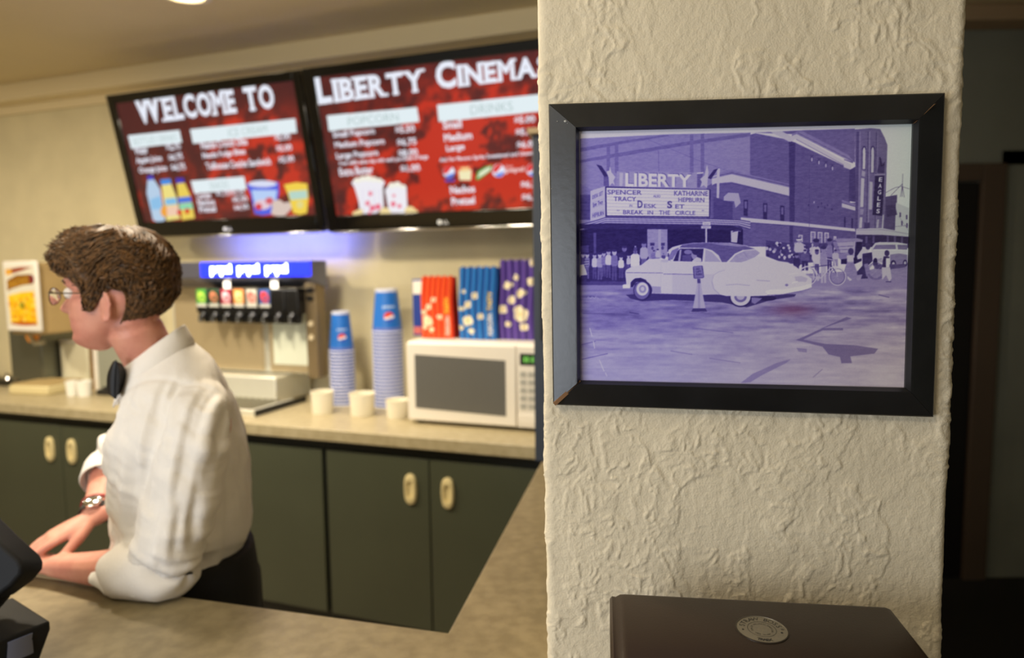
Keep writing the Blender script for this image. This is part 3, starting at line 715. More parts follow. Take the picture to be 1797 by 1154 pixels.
# crowd at the right, bicycles and cars behind
P(Fz((-260, 300), (0, 330), (600, 340), (600, 560), (0, 600), (-260, 500)), 0.24)
for k in range(70):
    x, y = -250 + RNG.random() * 780, 330 + RNG.random() * 190
    cv.ell(*Fz((x, y))[0], 1.6 + RNG.random() * 1.6, 1.8 + RNG.random() * 2, [0.12, 0.2, 0.6, 0.85, 0.8][int(RNG.random() * 5)])
P(Fz((585, 320), (960, 300), (960, 520), (700, 560), (640, 500)), 0.52); P(Fz((640, 330), (850, 318), (850, 470), (690, 470)), 0.70); P(Fz((610, 292), (650, 276), (900, 275), (968, 292), (960, 315), (640, 318)), 0.58)
for y in (380, 420, 465): cv.line(Fz((640, y), (850, y - 8)), 0.8, 0.25)
cv.line(Fz((860, 315), (850, 520)), 1.2, 0.85); P(Fz((880, 320), (960, 320), (950, 560), (860, 600), (690, 600), (690, 540), (860, 520)), 0.10)
P(Fz((1070, 400), (1120, 332), (1180, 322), (1400, 324), (1530, 346), (1530, 470), (1320, 480), (1300, 600), (1130, 610), (1085, 520)), 0.84)
P(Fz((1092, 412), (1130, 358), (1378, 355), (1384, 410)), 0.46); P(Fz((1400, 355), (1528, 358), (1528, 418), (1410, 415)), 0.46); cv.line(Fz((1100, 420), (1528, 424)), 1.0, 0.95)
P(Fz((1310, 480), (1420, 465), (1530, 480), (1530, 560), (1480, 610), (1310, 610)), 0.52); cv.ell(*Fz((1350, 600))[0], 5, 7, 0.12); cv.ell(*Fz((1352, 602))[0], 2.6, 4, 0.8); cv.ell(*Fz((1500, 588))[0], 4, 6, 0.12); cv.ell(*Fz((1500, 588))[0], 2.2, 3.5, 0.75); cv.ell(*Fz((1125, 580))[0], 4.5, 8, 0.1)
P(Fz((1148, 520), (1212, 520), (1210, 582), (1150, 580)), 0.92)
for x in (1160, 1175, 1190, 1203): cv.line(Fz((x, 524), (x, 578)), 0.7, 0.2)
P(Fz((1110, 605), (1510, 600), (1500, 640), (1300, 668), (1110, 660)), 0.30)
def wheel(x, y, rx, ry, Z=Fz, tone=0.86):
    X, Y = Z((x, y))[0]; k = 1 / 7.2125
    cv.ring(X, Y, rx * k, ry * k, 1.5, tone); cv.ring(X, Y, rx * k * .86, ry * k * .86, 0.8, 0.25)
    for t in (0.3, 1.35, 2.4, 3.4, 4.5, 5.5): cv.line([(X, Y), (X + rx * k * .85 * math.cos(t), Y + ry * k * .85 * math.sin(t))], 0.35, 0.7)
figure(160, 275, 330, 150, 0.80, 0.25, 0.55, 0, Fz); P(Fz((122, 285), (195, 280), (192, 300), (125, 300)), 0.95)
for f in ((235, 420, 260, 130, 0.35, 0.12), (130, 470, 300, 100, 0.16, 0.14, 0.4), (375, 290, 520, 130, 0.86, 0.72, 0.25), (545, 285, 420, 90, 0.52, 0.2, 0.3), (470, 380, 460, 110, 0.6, 0.70, 0.45), (385, 420, 330, 90, 0.85, 0.25, 0.25), (620, 420, 220, 100, 0.78, 0.5, 0.4)): figure(*f, Z=Fz)
wheel(270, 745, 112, 118); wheel(645, 755, 104, 112); wheel(1130, 690, 105, 105, tone=0.35)
cv.line(Fz((300, 640), (560, 610), (650, 745)), 1.5, 0.20); cv.line(Fz((340, 640), (430, 780), (560, 640)), 1.3, 0.85); cv.line(Fz((430, 780), (270, 750)), 1.2, 0.8); cv.line(Fz((500, 530), (600, 550), (645, 750)), 1.3, 0.85); cv.line(Fz((555, 650), (620, 625), (720, 665)), 1.8, 0.9); cv.line(Fz((190, 660), (260, 630), (350, 660), (380, 740)), 1.8, 0.9)
P(Fz((770, 470), (845, 470), (850, 580), (895, 700), (725, 695), (765, 580)), 0.58); cv.ell(*Fz((815, 440))[0], 5, 6, 0.2); P(Fz((765, 490), (845, 490), (850, 570), (765, 570)), 0.82)
for k in range(5): cv.line(Fz((750 - 4 * k, 600 + 22 * k), (860 + 6 * k, 596 + 22 * k)), 0.6, 0.34)
P(Fz((770, 750), (830, 800), (800, 812), (770, 780)), 0.85)
P(Fz((890, 500), (960, 400), (1030, 380), (1050, 420), (980, 520), (900, 540)), 0.84); cv.ell(*Fz((1030, 375))[0], 4.5, 6, 0.22); P(Fz((960, 470), (1080, 450), (1090, 560), (1000, 650), (1030, 780), (900, 790), (890, 700), (960, 620)), 0.17)
P(Fz((890, 740), (960, 730), (930, 815), (890, 810)), 0.6); P(Fz((980, 600), (1030, 590), (1060, 700), (1010, 760)), 0.5)
cv.ell(*Fz((1270, 462))[0], 4.3, 5.4, 0.18); P(Fz((1230, 500), (1300, 505), (1300, 635), (1215, 640), (1215, 560)), 0.15); P(Fz((1258, 525), (1305, 525), (1300, 640), (1258, 640)), 0.92); P(Fz((1205, 640), (1310, 640), (1330, 780), (1300, 820), (1260, 740), (1210, 800)), 0.80); cv.line(Fz((1255, 822), (1325, 822)), 1.6, 0.2)
cv.line(Fz((1165, 988), (1300, 1020)), 1.8, 0.36)
# the pale two-door car
P(D((590, 700), (870, 680), (1797, 705)) + E_((700, 800), (1500, 800), (1480, 830), (1200, 870), (900, 960), (600, 900), (200, 880), (0, 870)) + D((900, 760), (760, 770), (640, 740)), 0.20)
cv.ell(*E_((1150, 850))[0], 16, 4.5, 0.10)
cv.ell(*E_((830, 830))[0], 21, 18.5, 0.12); cv.ell(*E_((826, 830))[0], 17.5, 16, 0.88); cv.ell(*E_((826, 830))[0], 11, 10, 0.42); cv.ell(*E_((826, 828))[0], 7, 6, 0.75)
P(E_((960, 840), (1090, 850), (1000, 920), (960, 900)), 0.5)
body = D((556, 612), (565, 592), (596, 588), (584, 470), (592, 440), (645, 408), (752, 388), (830, 325), (960, 320), (1060, 345)) + E_((0, 400), (660, 415), (830, 418), (1010, 345), (1100, 345), (1160, 382), (1400, 415), (1500, 470), (1630, 572), (1690, 612), (1688, 690), (1640, 735), (1330, 800), (1240, 815), (900, 826), (650, 822), (560, 800), (380, 808), (0, 798)) + D((872, 686), (850, 690), (840, 600), (800, 540), (740, 520), (680, 530), (640, 570), (636, 625), (560, 632))
P(body, 0.90)
P(E_((0, 560), (500, 560), (480, 640), (500, 740), (560, 800), (0, 795)), 0.84); P(D((860, 610), (960, 615), (960, 682), (872, 684)), 0.66)
P(D((640, 618), (650, 560), (690, 528), (745, 522), (800, 545), (835, 600), (850, 690), (820, 660), (790, 590), (740, 560), (690, 570), (662, 620)), 0.12)
cv.ell(*D((768, 655))[0], 16.5, 17, 0.13); cv.ell(*D((758, 655))[0], 13.5, 15.5, 0.42); cv.ell(*D((764, 640))[0], 10.5, 11.5, 0.92); cv.ell(*D((766, 640))[0], 6.5, 7, 0.62); cv.ell(*D((766, 638))[0], 3.2, 3.6, 0.86)
cv.line(D((590, 468), (980, 472)), 1.0, 0.38); cv.line(D((985, 482), (1300, 488)), 1.0, 0.38); cv.line(E_((0, 555), (250, 562)), 1.0, 0.5); cv.line(D((960, 345), (955, 680)), 0.5, 0.8)
cv.line(E_((480, 650), (500, 570), (560, 530), (640, 508)), 0.9, 0.72); cv.line(E_((480, 650), (505, 740), (570, 800)), 1.2, 0.66); cv.line(E_((650, 690), (780, 680), (940, 696)), 0.7, 0.55); cv.line(E_((1020, 632), (1180, 642)), 1.0, 0.6)
roof = D((1035, 232), (1080, 200), (1150, 180)) + E_((120, 200), (250, 180), (420, 174), (700, 180), (900, 214), (1010, 258), (1060, 310), (980, 380), (840, 420), (660, 415), (0, 405)) + D((1060, 345))
P(roof, 0.90)
P(E_((85, 236), (120, 205), (250, 185), (420, 178), (690, 186), (890, 218), (1000, 252), (860, 266), (760, 312), (660, 416), (602, 416), (560, 330), (480, 268), (390, 243)), 0.36)
P(E_((480, 190), (700, 190), (880, 222), (800, 225), (600, 205)), 0.62)
P(D((1040, 300), (1075, 235), (1140, 205), (1150, 215), (1080, 330), (1035, 330)), 0.5); P(E_((10, 400), (60, 285), (95, 250), (380, 250), (362, 408)), 0.14); P(E_((90, 260), (112, 260), (96, 400), (70, 400)), 0.7)
cv.ell(*E_((275, 325))[0], 6.5, 8.5, 0.60); cv.ell(*E_((300, 290))[0], 9, 5.5, 0.14); cv.ell(*E_((330, 330))[0], 5, 9, 0.14); P(E_((240, 395), (300, 350), (350, 370), (355, 405), (240, 405)), 0.85); cv.ell(*E_((190, 290))[0], 7, 4, 0.5); P(E_((120, 330), (230, 320), (230, 400), (120, 400)), 0.3)
P(E_((402, 260), (480, 292), (555, 372), (590, 412), (394, 412)), 0.70); P(E_((690, 414), (772, 322), (880, 274), (1010, 264), (1062, 300), (1000, 352), (890, 398), (830, 416)), 0.68); cv.line(E_((870, 295), (920, 370)), 0.8, 0.55); cv.line(E_((860, 268), (760, 314), (662, 414)), 1.4, 0.93)
cv.line(E_((0, 408), (660, 416), (830, 420)), 1.0, 0.96)
P(E_((1480, 590), (1560, 580), (1640, 610), (1620, 650), (1500, 650)), 0.76); cv.ell(*E_((1385, 690))[0], 2.8, 2.2, 0.5); P(E_((1440, 660), (1520, 640), (1520, 655), (1450, 672)), 0.98); cv.line(E_((1420, 560), (1520, 545)), 1.0, 0.98)
P(E_((1126, 762), (1180, 745), (1330, 742), (1560, 705), (1680, 672), (1690, 716), (1560, 760), (1330, 800), (1150, 806)), 0.97); P(E_((1240, 815), (1470, 800), (1470, 818), (1250, 826)), 0.2); cv.line(E_((1150, 810), (1330, 806), (1660, 742)), 0.9, 0.40)
cv.line(D((960, 320), (1050, 350)), 2.0, 0.95); cv.ell(*D((1000, 345))[0], 7, 2.6, 0.8); P(D((556, 598), (630, 592), (634, 632), (560, 632)), 0.97)
# the turn sign on its cone
P(D((1340, 575), (1376, 575), (1426, 842), (1294, 842)), 0.74); P(D((1352, 575), (1364, 575), (1372, 842), (1346, 842)), 0.64); P(D((1340, 532), (1372, 532), (1376, 578), (1340, 578)), 0.26)
P(D((1294, 842), (1426, 842), (1446, 880), (1400, 890), (1275, 886)), 0.22); cv.line(D((1262, 884), (1460, 880)), 1.4, 0.6)
P(D((1300, 402), (1388, 393), (1398, 400), (1412, 515), (1404, 524), (1312, 532), (1302, 525), (1293, 412)), 0.24); P(D((1303, 407), (1386, 398), (1405, 517), (1312, 524)), 0.48)
for s, x0, x1, y in (('NO', 1330, 1366, 440), ('LEFT', 1328, 1384, 468), ('TURN', 1324, 1390, 497)): cv.text(s, *D((x0, y), (x1, y - 3), (x0 - 2, y - 19), (x1 - 2, y - 22)), 0.16, 0.03)
# grain of brick and paper, then the print's violet tone curve
brick = np.clip((0.60 - vv) / 0.02, 0, 1)
cv.img += ((fbm(xx / 7, yy / 2.2, 2, 12) - 0.37) * 0.14 * brick * (cv.img[..., 0] < 0.7))[..., None]
cv.img += ((RNG.random((cv.h, cv.w)) - 0.5) * 0.05)[..., None]
cv.blur(1)
Lm = np.clip(cv.img[..., 0], 0, 1)
stops = [0, 0.25, 0.5, 0.75, 1.0]
left_ = np.array([(30, 18, 88), (80, 68, 158), (138, 128, 214), (192, 187, 238), (240, 238, 255)]) / 255
right_ = np.array([(38, 30, 54), (96, 82, 122), (156, 140, 174), (208, 196, 208), (248, 246, 240)]) / 255
sky_ = np.array([(34, 26, 50), (80, 70, 110), (130, 124, 160), (190, 198, 204), (232, 244, 240)]) / 255
tone = lambda T_: np.stack([np.interp(Lm, stops, T_[:, k]) for k in range(3)], -1)
kx = np.clip((uu - 0.30) * 1.3 * (0.6 + 0.4 * np.clip((vv - 0.5) * 3, 0, 1)) + 0.5 * np.clip(vv - 0.62, 0, 1) * uu, 0, 1)[..., None]; ks = np.clip((uu - 0.80) * 6, 0, 1)[..., None] * np.clip((0.6 - vv) * 6, 0, 1)[..., None]
img = tone(left_) * (1 - kx) + tone(right_) * kx; img = img * (1 - ks) + tone(sky_) * ks
rx, ry = cv.to([(1390, 543)])[0]; red = np.exp(-((xx - rx) / 42) ** 2 - ((yy - ry) / 13) ** 2)[..., None] * np.clip(1 - Lm[..., None], 0, 1)
cv.img = img * (1 - 0.75 * red) + np.array([0.42, 0.10, 0.26]) * 0.75 * red
cv.build('print', mat_attr('photo_print', 0.45, spec=0.2), pf, y=-(PO - 0.0022))
# ================================================================== menu screens
M_GLOSS = mat('piano_black', (9, 9, 10), 0.10, coat=0.6)
M_LOGO = mat('badge_grey', (200, 200, 196), 0.4, emit=0.5)
M_SCREEN = mat_attr('menu_glow', 0.12, emit=0.95)
def Rot(yaw, pitch, roll=0.0):
    return np.array(Matrix.Rotation(yaw, 3, 'Z') @ Matrix.Rotation(pitch, 3, 'X') @ Matrix.Rotation(roll, 3, 'Y'))
def tv(label, P, yaw, pitch, w, h, scr_px, logo_px):
    t = tag(empty('menu_screen', P, rot=(pitch, 0, yaw)), label, 'screen', 'menu screens above the back counter')
    Rm = Rot(yaw, pitch)
    def loc(x, y):
        q = (on_plane(x, y, P, Rm @ [0, 1, 0]) - P) @ Rm; return q[0], q[2]
    c = [loc(*p) for p in scr_px]
    a0_, a1_ = (c[0][0] + c[3][0]) / 2, (c[1][0] + c[2][0]) / 2
    b1_, b0_ = (c[0][1] + c[1][1]) / 2, (c[2][1] + c[3][1]) / 2
    a1_ = min(a1_, w / 2 - 0.045) if a1_ > w / 2 - 0.02 else a1_
    MB().box((-w / 2, 0.0, -h / 2), (w / 2, 0.055, h / 2)).build('housing', M_GLOSS, t, bevel=0.012)
    m = MB()
    for b in ((-w / 2, -h / 2, a0_, h / 2), (a1_, -h / 2, w / 2, h / 2), (a0_, -h / 2, a1_, b0_), (a0_, b1_, a1_, h / 2)):
        m.box((b[0] + .002, -0.008, b[1] + .002), (b[2] - .0, 0.002, b[3] - .002))
    m.build('bezel', M_GLOSS, t, bevel=0.003)
    MB().box((-w / 2 + 0.03, -0.014, -h / 2 - 0.004), (w / 2 - 0.03, 0.0, -h / 2 + 0.008)).build('chrome_strip', M_CHROME, t, bevel=0.003)
    lg = loc(*logo_px); m = MB()
    m.prism([(lg[0] - 0.016 + 0.011 * math.cos(k), lg[1] + 0.011 * math.sin(k)) for k in np.linspace(0, 6.28, 20)[:-1]], 1, -0.010, -0.007)
    for x in (0.008, 0.024): m.box((lg[0] + x - 0.006, -0.010, lg[1] - 0.009), (lg[0] + x - 0.003, -0.007, lg[1] + 0.009)); m.box((lg[0] + x - 0.006, -0.010, lg[1] - 0.009), (lg[0] + x + 0.006, -0.007, lg[1] - 0.006))
    m.build('badge', M_LOGO, t)
    MB().tube([(0, 0.05, 0.0), (0, 0.22, 0.03)], 0.03, 12).build('mount_arm', M_BLACK, t)
    return t, Canvas(a0_, a1_, b0_, b1_, 460, loc)

def backdrop(cv, hot, seed):
    """mottled red velvet ground of the menu slides"""
    yy, xx = np.mgrid[0:cv.h, 0:cv.w]; u, v = xx / cv.w, yy / cv.h
    g = sum(k * np.exp(-((u - x) / sx) ** 2 - ((v - y) / sy) ** 2) for x, y, sx, sy, k in hot)
    n = fbm(xx / 26 + 0.3 * yy / 26, yy / 26, 5, seed); n = np.clip((n - 0.27) * 2.3, 0, 1)
    base = np.array([76, 28, 30]) / 255; top = np.array([214, 50, 28]) / 255
    k = np.clip(g * (0.15 + 1.15 * n), 0, 1)[..., None]
    k = (k * 0.92) ** 1.6; cv.img = base * (1 - k) + top * k

def heading(cv, s, bl, br, big, small, c):
    """small capitals: the first letter of each word is tall; spur serifs at the stem ends"""
    words_ = s.split(' '); units = []
    for wd in words_:
        for i, ch in enumerate(wd): units.append((ch, (big if i == 0 else small) if wd != 'TO' else small * 1.06))
        units.append((None, 0))
    units.pop()
    wid = []
    for ch, h in units:
        wid.append(0.55 * small if ch is None else text_edges(ch, 0.03)[2] * h * (1.45 if ch == 'I' else 1.16 if ch not in 'MWOC' else 1.08))
    gap = 0.10 * small; tot = sum(wid) + gap * (len(units) - 1); x = 0
    bl, br = np.array(bl, float), np.array(br, float); L_ = np.linalg.norm(br - bl); k = L_ / tot; sp = lambda t: bl + (br - bl) * t / tot
    for (ch, h), w_ in zip(units, wid):
        if ch:
            cv.textw(ch, tuple(sp(x)), tuple(sp(x + w_)), h * 1.0, c, 0.045)
            sw = 0.17 * small
            if ch in 'LIBEMNRTPYWA':
                ends = {'L': [(0, 1), (0, 0)], 'I': [(0.5, 1), (0.5, 0)], 'B': [(0, 1), (0, 0)], 'E': [(0, 1), (0, 0)], 'M': [(0.05, 0), (0.95, 0), (0.05, 1), (0.95, 1)], 'N': [(0.05, 1), (0.95, 1), (0.08, 0)], 'R': [(0, 1), (0.1, 0), (0.95, 0)], 'T': [(0.5, 0)], 'Y': [(0.05, 1), (0.95, 1), (0.5, 0)], 'W': [(0.08, 1), (0.92, 1)], 'A': [(0.05, 0), (0.95, 0)]}.get(ch, [])
                A_, B_ = np.array(cv.loc(*sp(x))), np.array(cv.loc(*sp(x + w_))); up = np.linalg.norm(B_ - A_) / (w_ * k) * h
                t = (B_ - A_) / np.linalg.norm(B_ - A_); pm = up / h
                old, cv.loc = cv.loc, None
                for ex, ey in ends:
                    c0_ = A_ + (B_ - A_) * ex + np.array([0, up * ey]); hw = t * pm * sw * 1.0; dv = np.array([0, (1 if ey == 0 else -1) * pm * small * 0.13])
                    cv.poly([tuple(c0_ - hw), tuple(c0_ + hw), tuple(c0_ + hw + dv), tuple(c0_ - hw + dv)], c)
                cv.loc = old
        x += w_ + gap

WHT = (0.93, 0.95, 1.0)
def band(cv, q, s, frac=(0.25, 0.75)):
    q = [np.array(p, float) for p in q]; cv.poly([tuple(p) for p in q], (0.90, 0.95, 0.97))
    b0, b1 = q[3] * 0.78 + q[0] * 0.22, q[2] * 0.78 + q[1] * 0.22; t0, t1 = q[3] * 0.25 + q[0] * 0.75, q[2] * 0.25 + q[1] * 0.75
    f0, f1 = frac
    cv.text(s, tuple(b0 + (b1 - b0) * f0), tuple(b0 + (b1 - b0) * f1), tuple(t0 + (t1 - t0) * f0), tuple(t0 + (t1 - t0) * f1), (0.70, 0.78, 0.78), -0.005)
def item(cv, s, x0, y0, x1, y1, h, c=WHT): cv.textw(s, (x0, y0), (x1, y1), h, c, 0.035)

TVS = 1.27 / 1.05
def cam_scale(p, k): return CAM + (np.array(p) - CAM) * k
# --- left screen
P1 = cam_scale((-1.2973, 3.0422, 2.1297), TVS)
t1_, cv = tv('left menu screen reading WELCOME TO, with drinks and ice cream prices', P1, -0.3591, 0.215, 1.27, 0.6469 * TVS, [(204, 180), (515, 144), (555, 379), (253, 387)], (401, 401))
backdrop(cv, [(0.75, 0.42, 0.28, 0.26, 1.15), (0.9, 0.8, 0.25, 0.3, 0.8), (0.1, 0.95, 0.2, 0.3, 0.7), (0.5, 0.75, 0.5, 0.5, 0.55)], 3)
heading(cv, 'WELCOME TO', (243, 219), (484, 190), 40, 31, WHT)
band(cv, [(225, 238), (315, 228), (320, 250), (231, 261)], 'BOTTLED DRINKS', (0.08, 0.92))
band(cv, [(334, 227), (518, 208), (521, 233), (339, 252)], 'ICE CREAM', (0.35, 0.72))
band(cv, [(335, 317), (428, 309), (433, 332), (341, 339)], 'SNACKS', (0.33, 0.68))
for s, p, x0, y0, x1, y1, px0, py0, px1, py1 in (('Water', '$2.75', 238, 272, 261, 269, 293, 266, 318, 263), ('Apple Juice', '$4.75', 241, 290, 286, 285, 298, 285, 322, 281), ('Orange Juice', '$4.75', 246, 307, 295, 302, 302, 302, 327, 299)):
    item(cv, s, x0, y0, x1, y1, 10); item(cv, p, px0, py0, px1, py1, 10)
for s, p, x0, y0, x1, y1, px0, py0, px1, py1 in (('Nestle Crunch Dibs', '$5.00', 354, 262, 435, 254, 483, 249, 510, 246), ('Nestle Fudge Bites', '$5.00', 357, 281, 432, 273, 486, 268, 513, 265), ('Tollhouse Cookie Sandwich', '$5.00', 363, 298, 476, 289, 490, 288, 517, 285)):
    item(cv, s, x0, y0, x1, y1, 10); item(cv, p, px0, py0, px1, py1, 10)
for s, p, x0, y0, x1, y1, px0, py0, px1, py1 in (('Cookies', '$1.75/$1.25', 346, 349, 371, 347, 381, 346, 430, 342), ('Nachos', '$5.50', 348, 361, 378, 359, 409, 357, 435, 354), ('Pretzel', '$4.50', 351, 373, 380, 371, 412, 371, 437, 368)):
    item(cv, s, x0, y0, x1, y1, 9); item(cv, p, px0, py0, px1, py1, 9)
b = zoom(180, 140, 4.436)
cv.poly(b((352, 775), (400, 770), (450, 850), (490, 1090), (440, 1110), (395, 1090), (345, 880)), (0.72, 0.82, 0.92)); cv.poly(b((350, 745), (395, 742), (400, 775), (352, 780)), (0.25, 0.22, 0.75)); cv.poly(b((372, 930), (450, 900), (470, 1000), (385, 1010)), (0.55, 0.76, 0.92))
cv.poly(b((460, 815), (535, 805), (580, 920), (605, 1080), (500, 1095), (470, 900)), (0.94, 0.88, 0.52)); cv.poly(b((448, 775), (530, 768), (538, 808), (460, 818)), (0.25, 0.55, 0.90)); cv.poly(b((485, 925), (572, 915), (585, 965), (492, 975)), (0.50, 0.75, 0.92)); cv.ell(*b((485, 1020))[0], 7, 10, (0.95, 0.65, 0.25)); cv.poly(b((500, 985), (590, 975), (600, 1050), (505, 1060)), (0.95, 0.80, 0.70))
cv.poly(b((578, 805), (640, 800), (685, 900), (720, 1075), (620, 1090), (590, 900)), (0.93, 0.82, 0.35)); cv.poly(b((570, 765), (632, 762), (640, 798), (578, 806)), (0.24, 0.20, 0.72)); cv.poly(b((588, 915), (685, 905), (695, 950), (595, 960)), (0.28, 0.45, 0.88)); cv.poly(b((596, 965), (698, 955), (706, 1000), (602, 1010)), (0.55, 0.85, 0.70)); cv.ell(*b((600, 1030))[0], 4, 5, (0.85, 0.12, 0.15)); cv.ell(*b((660, 1020))[0], 4, 5, (0.85, 0.2, 0.15))
b = zoom(380, 110, 3.723)
cv.poly(b((196, 790), (300, 768), (405, 780), (408, 850), (375, 985), (300, 995), (250, 985), (225, 860)), (0.30, 0.38, 0.90)); cv.ell(*b((300, 790))[0], 25, 6, (0.86, 0.88, 0.97)); cv.poly(b((228, 830), (395, 830), (385, 900), (245, 905)), (0.72, 0.82, 0.98)); cv.ell(*b((300, 925))[0], 15, 9, (0.90, 0.80, 0.85)); cv.ell(*b((275, 940))[0], 6, 6, (0.85, 0.25, 0.30)); cv.ell(*b((345, 900))[0], 7, 6, (0.85, 0.35, 0.40))
for x, y, r in ((400, 930, 11), (440, 950, 11), (420, 975, 10), (385, 970, 8), (465, 935, 8)): cv.ell(*b((x, y))[0], r, r * 0.9, (0.86, 0.78, 0.74))
cv.poly(b((440, 795), (520, 780), (592, 788), (600, 880), (590, 980), (545, 992), (500, 980), (470, 870)), (0.96, 0.83, 0.30)); cv.poly(b((470, 840), (590, 830), (592, 885), (482, 895)), (0.72, 0.85, 0.80)); cv.ell(*b((545, 925))[0], 6, 7, (0.90, 0.85, 0.55))
cv.build('display', M_SCREEN, t1_, y=-0.001)
# --- right screen
def fit2():
    # the neighbour hangs beside it on the same rail
    yaw, pitch, w, h = -0.3456, 0.225, 1.27, 0.6469 * TVS
    R2 = Rot(yaw, pitch); tl, bl = (530, 120), (578, 408)
    best = None
    for dist in np.linspace(3.2, 3.9, 141):
        d = ray(*tl); p = CAM + d / np.linalg.norm(d) * dist
        q = p - R2 @ np.array([0, 0, h]); e = np.hypot(*np.subtract(proj(q), bl))
        if best is None or e < best[0]: best = (e, p)
    p = best[1]; return p + R2 @ np.array([w / 2, 0, -h / 2]), yaw, pitch, w, h
P2, y2, p2, w2, h2 = fit2()
t2_, cv = tv('right menu screen reading LIBERTY CINEMAS, with popcorn and drinks prices', P2, y2, p2, w2, h2, [(552, 133), (1010, 84), (1000, 362), (590, 377)], (778, 389))
backdrop(cv, [(0.60, 0.62, 0.22, 0.40, 1.15), (0.85, 0.45, 0.3, 0.4, 1.0), (0.75, 0.85, 0.4, 0.3, 0.9), (0.03, 0.95, 0.10, 0.25, 0.8), (0.25, 0.3, 0.3, 0.4, 0.45), (0.3, 0.75, 0.3, 0.4, 0.55)], 6)
heading(cv, 'LIBERTY CINEMAS', (559, 184), (964, 133), 41, 33, WHT)
band(cv, [(574, 203), (732, 188), (736, 214), (578, 230)], 'POPCORN', (0.22, 0.78))
band(cv, [(767, 184), (972, 163), (974, 193), (770, 214)], 'DRINKS', (0.28, 0.64))
for s, p, x0, y0, x1, y1, px0, py0, px1, py1 in (('Small Popcorn', '$5.50', 586, 245, 659, 238, 695, 236, 729, 233), ('Medium Popcorn', '$6.75', 589, 263, 676, 256, 698, 258, 732, 255), ('Large Popcorn', '$8.00', 592, 282, 665, 276, 700, 277, 734, 274), ('Extra Butter', '$1.00', 597, 309, 656, 304, 704, 304, 738, 301)):
    item(cv, s, x0, y0, x1, y1, 12); item(cv, p, px0, py0, px1, py1, 12)
item(cv, 'Free refills same day with each purchase of large', 597, 292, 752, 280, 8)
for s, p, x0, y0, x1, y1, px0, py0, px1, py1 in (('Small', '$5.00', 778, 227, 811, 224, 903, 219, 939, 216), ('Medium', '$5.50', 780, 249, 829, 244, 905, 240, 941, 237), ('Large', '$6.00', 784, 269, 816, 265, 907, 262, 943, 259), ('Nachos', '$6.50', 791, 340, 834, 337, 914, 331, 950, 329), ('Pretzel', '$6.00', 793, 360, 834, 357, 916, 353, 952, 351)):
    item(cv, s, x0, y0, x1, y1, 12.5); item(cv, p, px0, py0, px1, py1, 12.5)
item(cv, 'Ask For Flavors: Sprite Sweetened and Unsweetened Tea', 772, 286, 980, 270, 8.5)
b = zoom(740, 80, 3.606)
def orb(x, y, r):
    cv.ell(*b((x, y))[0], r, r, (0.93, 0.94, 1.0))
    cv.poly(b((x - 30, y - 24), (x - 2, y - 42), (x + 22, y - 32), (x + 8, y - 14), (x - 16, y + 14), (x - 38, y + 8)), (0.88, 0.22, 0.22))
    cv.poly(b((x - 24, y + 26), (x + 6, y + 16), (x + 36, y + 4), (x + 28, y + 28), (x, y + 42)), (0.35, 0.50, 0.90))
orb(172, 798, 10.5); orb(486, 790, 11.5); orb(700, 785, 11)
cv.poly(b((145, 845), (210, 840), (208, 858), (150, 862)), (0.35, 0.25, 0.65))
cv.poly(b((218, 760), (320, 752), (328, 828), (225, 835)), (0.88, 0.30, 0.22)); cv.poly(b((232, 790), (315, 784), (312, 850), (240, 850)), (0.96, 0.93, 0.75)); cv.poly(b((245, 770), (300, 765), (302, 790), (250, 795)), (0.97, 0.80, 0.55))
cv.poly(b((340, 845), (352, 795), (400, 765), (448, 752), (440, 790), (400, 820), (360, 850)), (0.35, 0.62, 0.25)); cv.poly(b((352, 838), (365, 800), (405, 775), (440, 762), (430, 790), (395, 815)), (0.90, 0.92, 0.80))
cv.textw('Diet', *b((530, 775), (578, 770)), 5, (0.95, 0.7, 0.7), 0.03); cv.textw('pepsi', *b((530, 812), (650, 802)), 10, (0.96, 0.86, 0.86), 0.03)
b = zoom(540, 110, 4.123)
cv.poly(b((318, 868), (345, 835), (430, 825), (500, 835), (545, 850), (562, 860), (545, 900), (552, 1040), (500, 1085), (385, 1090), (370, 1000), (340, 900)), (0.95, 0.94, 0.97))
cv.poly(b((560, 920), (590, 880), (650, 868), (715, 895), (722, 1050), (700, 1085), (590, 1085), (575, 1000)), (0.95, 0.94, 0.97))
for x, y, r in ((360, 850, 6), (400, 838, 6), (440, 835, 7), (480, 842, 6), (520, 850, 5), (610, 885, 6), (650, 878, 6), (690, 895, 5)): cv.ell(*b((x, y))[0], r, r * .8, (0.97, 0.96, 0.90))
for x in (400, 440, 480, 520): cv.line(b((x, 910), (x + 8, 1080)), 1.2, (0.88, 0.84, 0.93))
for x, y, r in ((455, 945, 3.5), (435, 1015, 4), (470, 1050, 5), (510, 1040, 5), (620, 1020, 4.5), (665, 1035, 3.5), (625, 960, 2.5), (450, 1085, 3)): cv.ell(*b((x, y))[0], r, r * 1.1, (0.93, 0.45, 0.55))
for x, y, r in ((350, 1090, 6), (380, 1075, 6), (560, 1070, 8), (580, 1085, 6), (740, 1065, 9), (770, 1080, 7), (540, 1090, 5)): cv.ell(*b((x, y))[0], r, r * .8, (0.95, 0.86, 0.62))
cv.build('display', M_SCREEN, t2_, y=-0.001)

# ================================================================== things along the back counter
def B(name, s, d, z, label, cat, group=None, yaw=0.0):
    return tag(empty(name, W(s, d, z), YAW + yaw), label, cat, group)
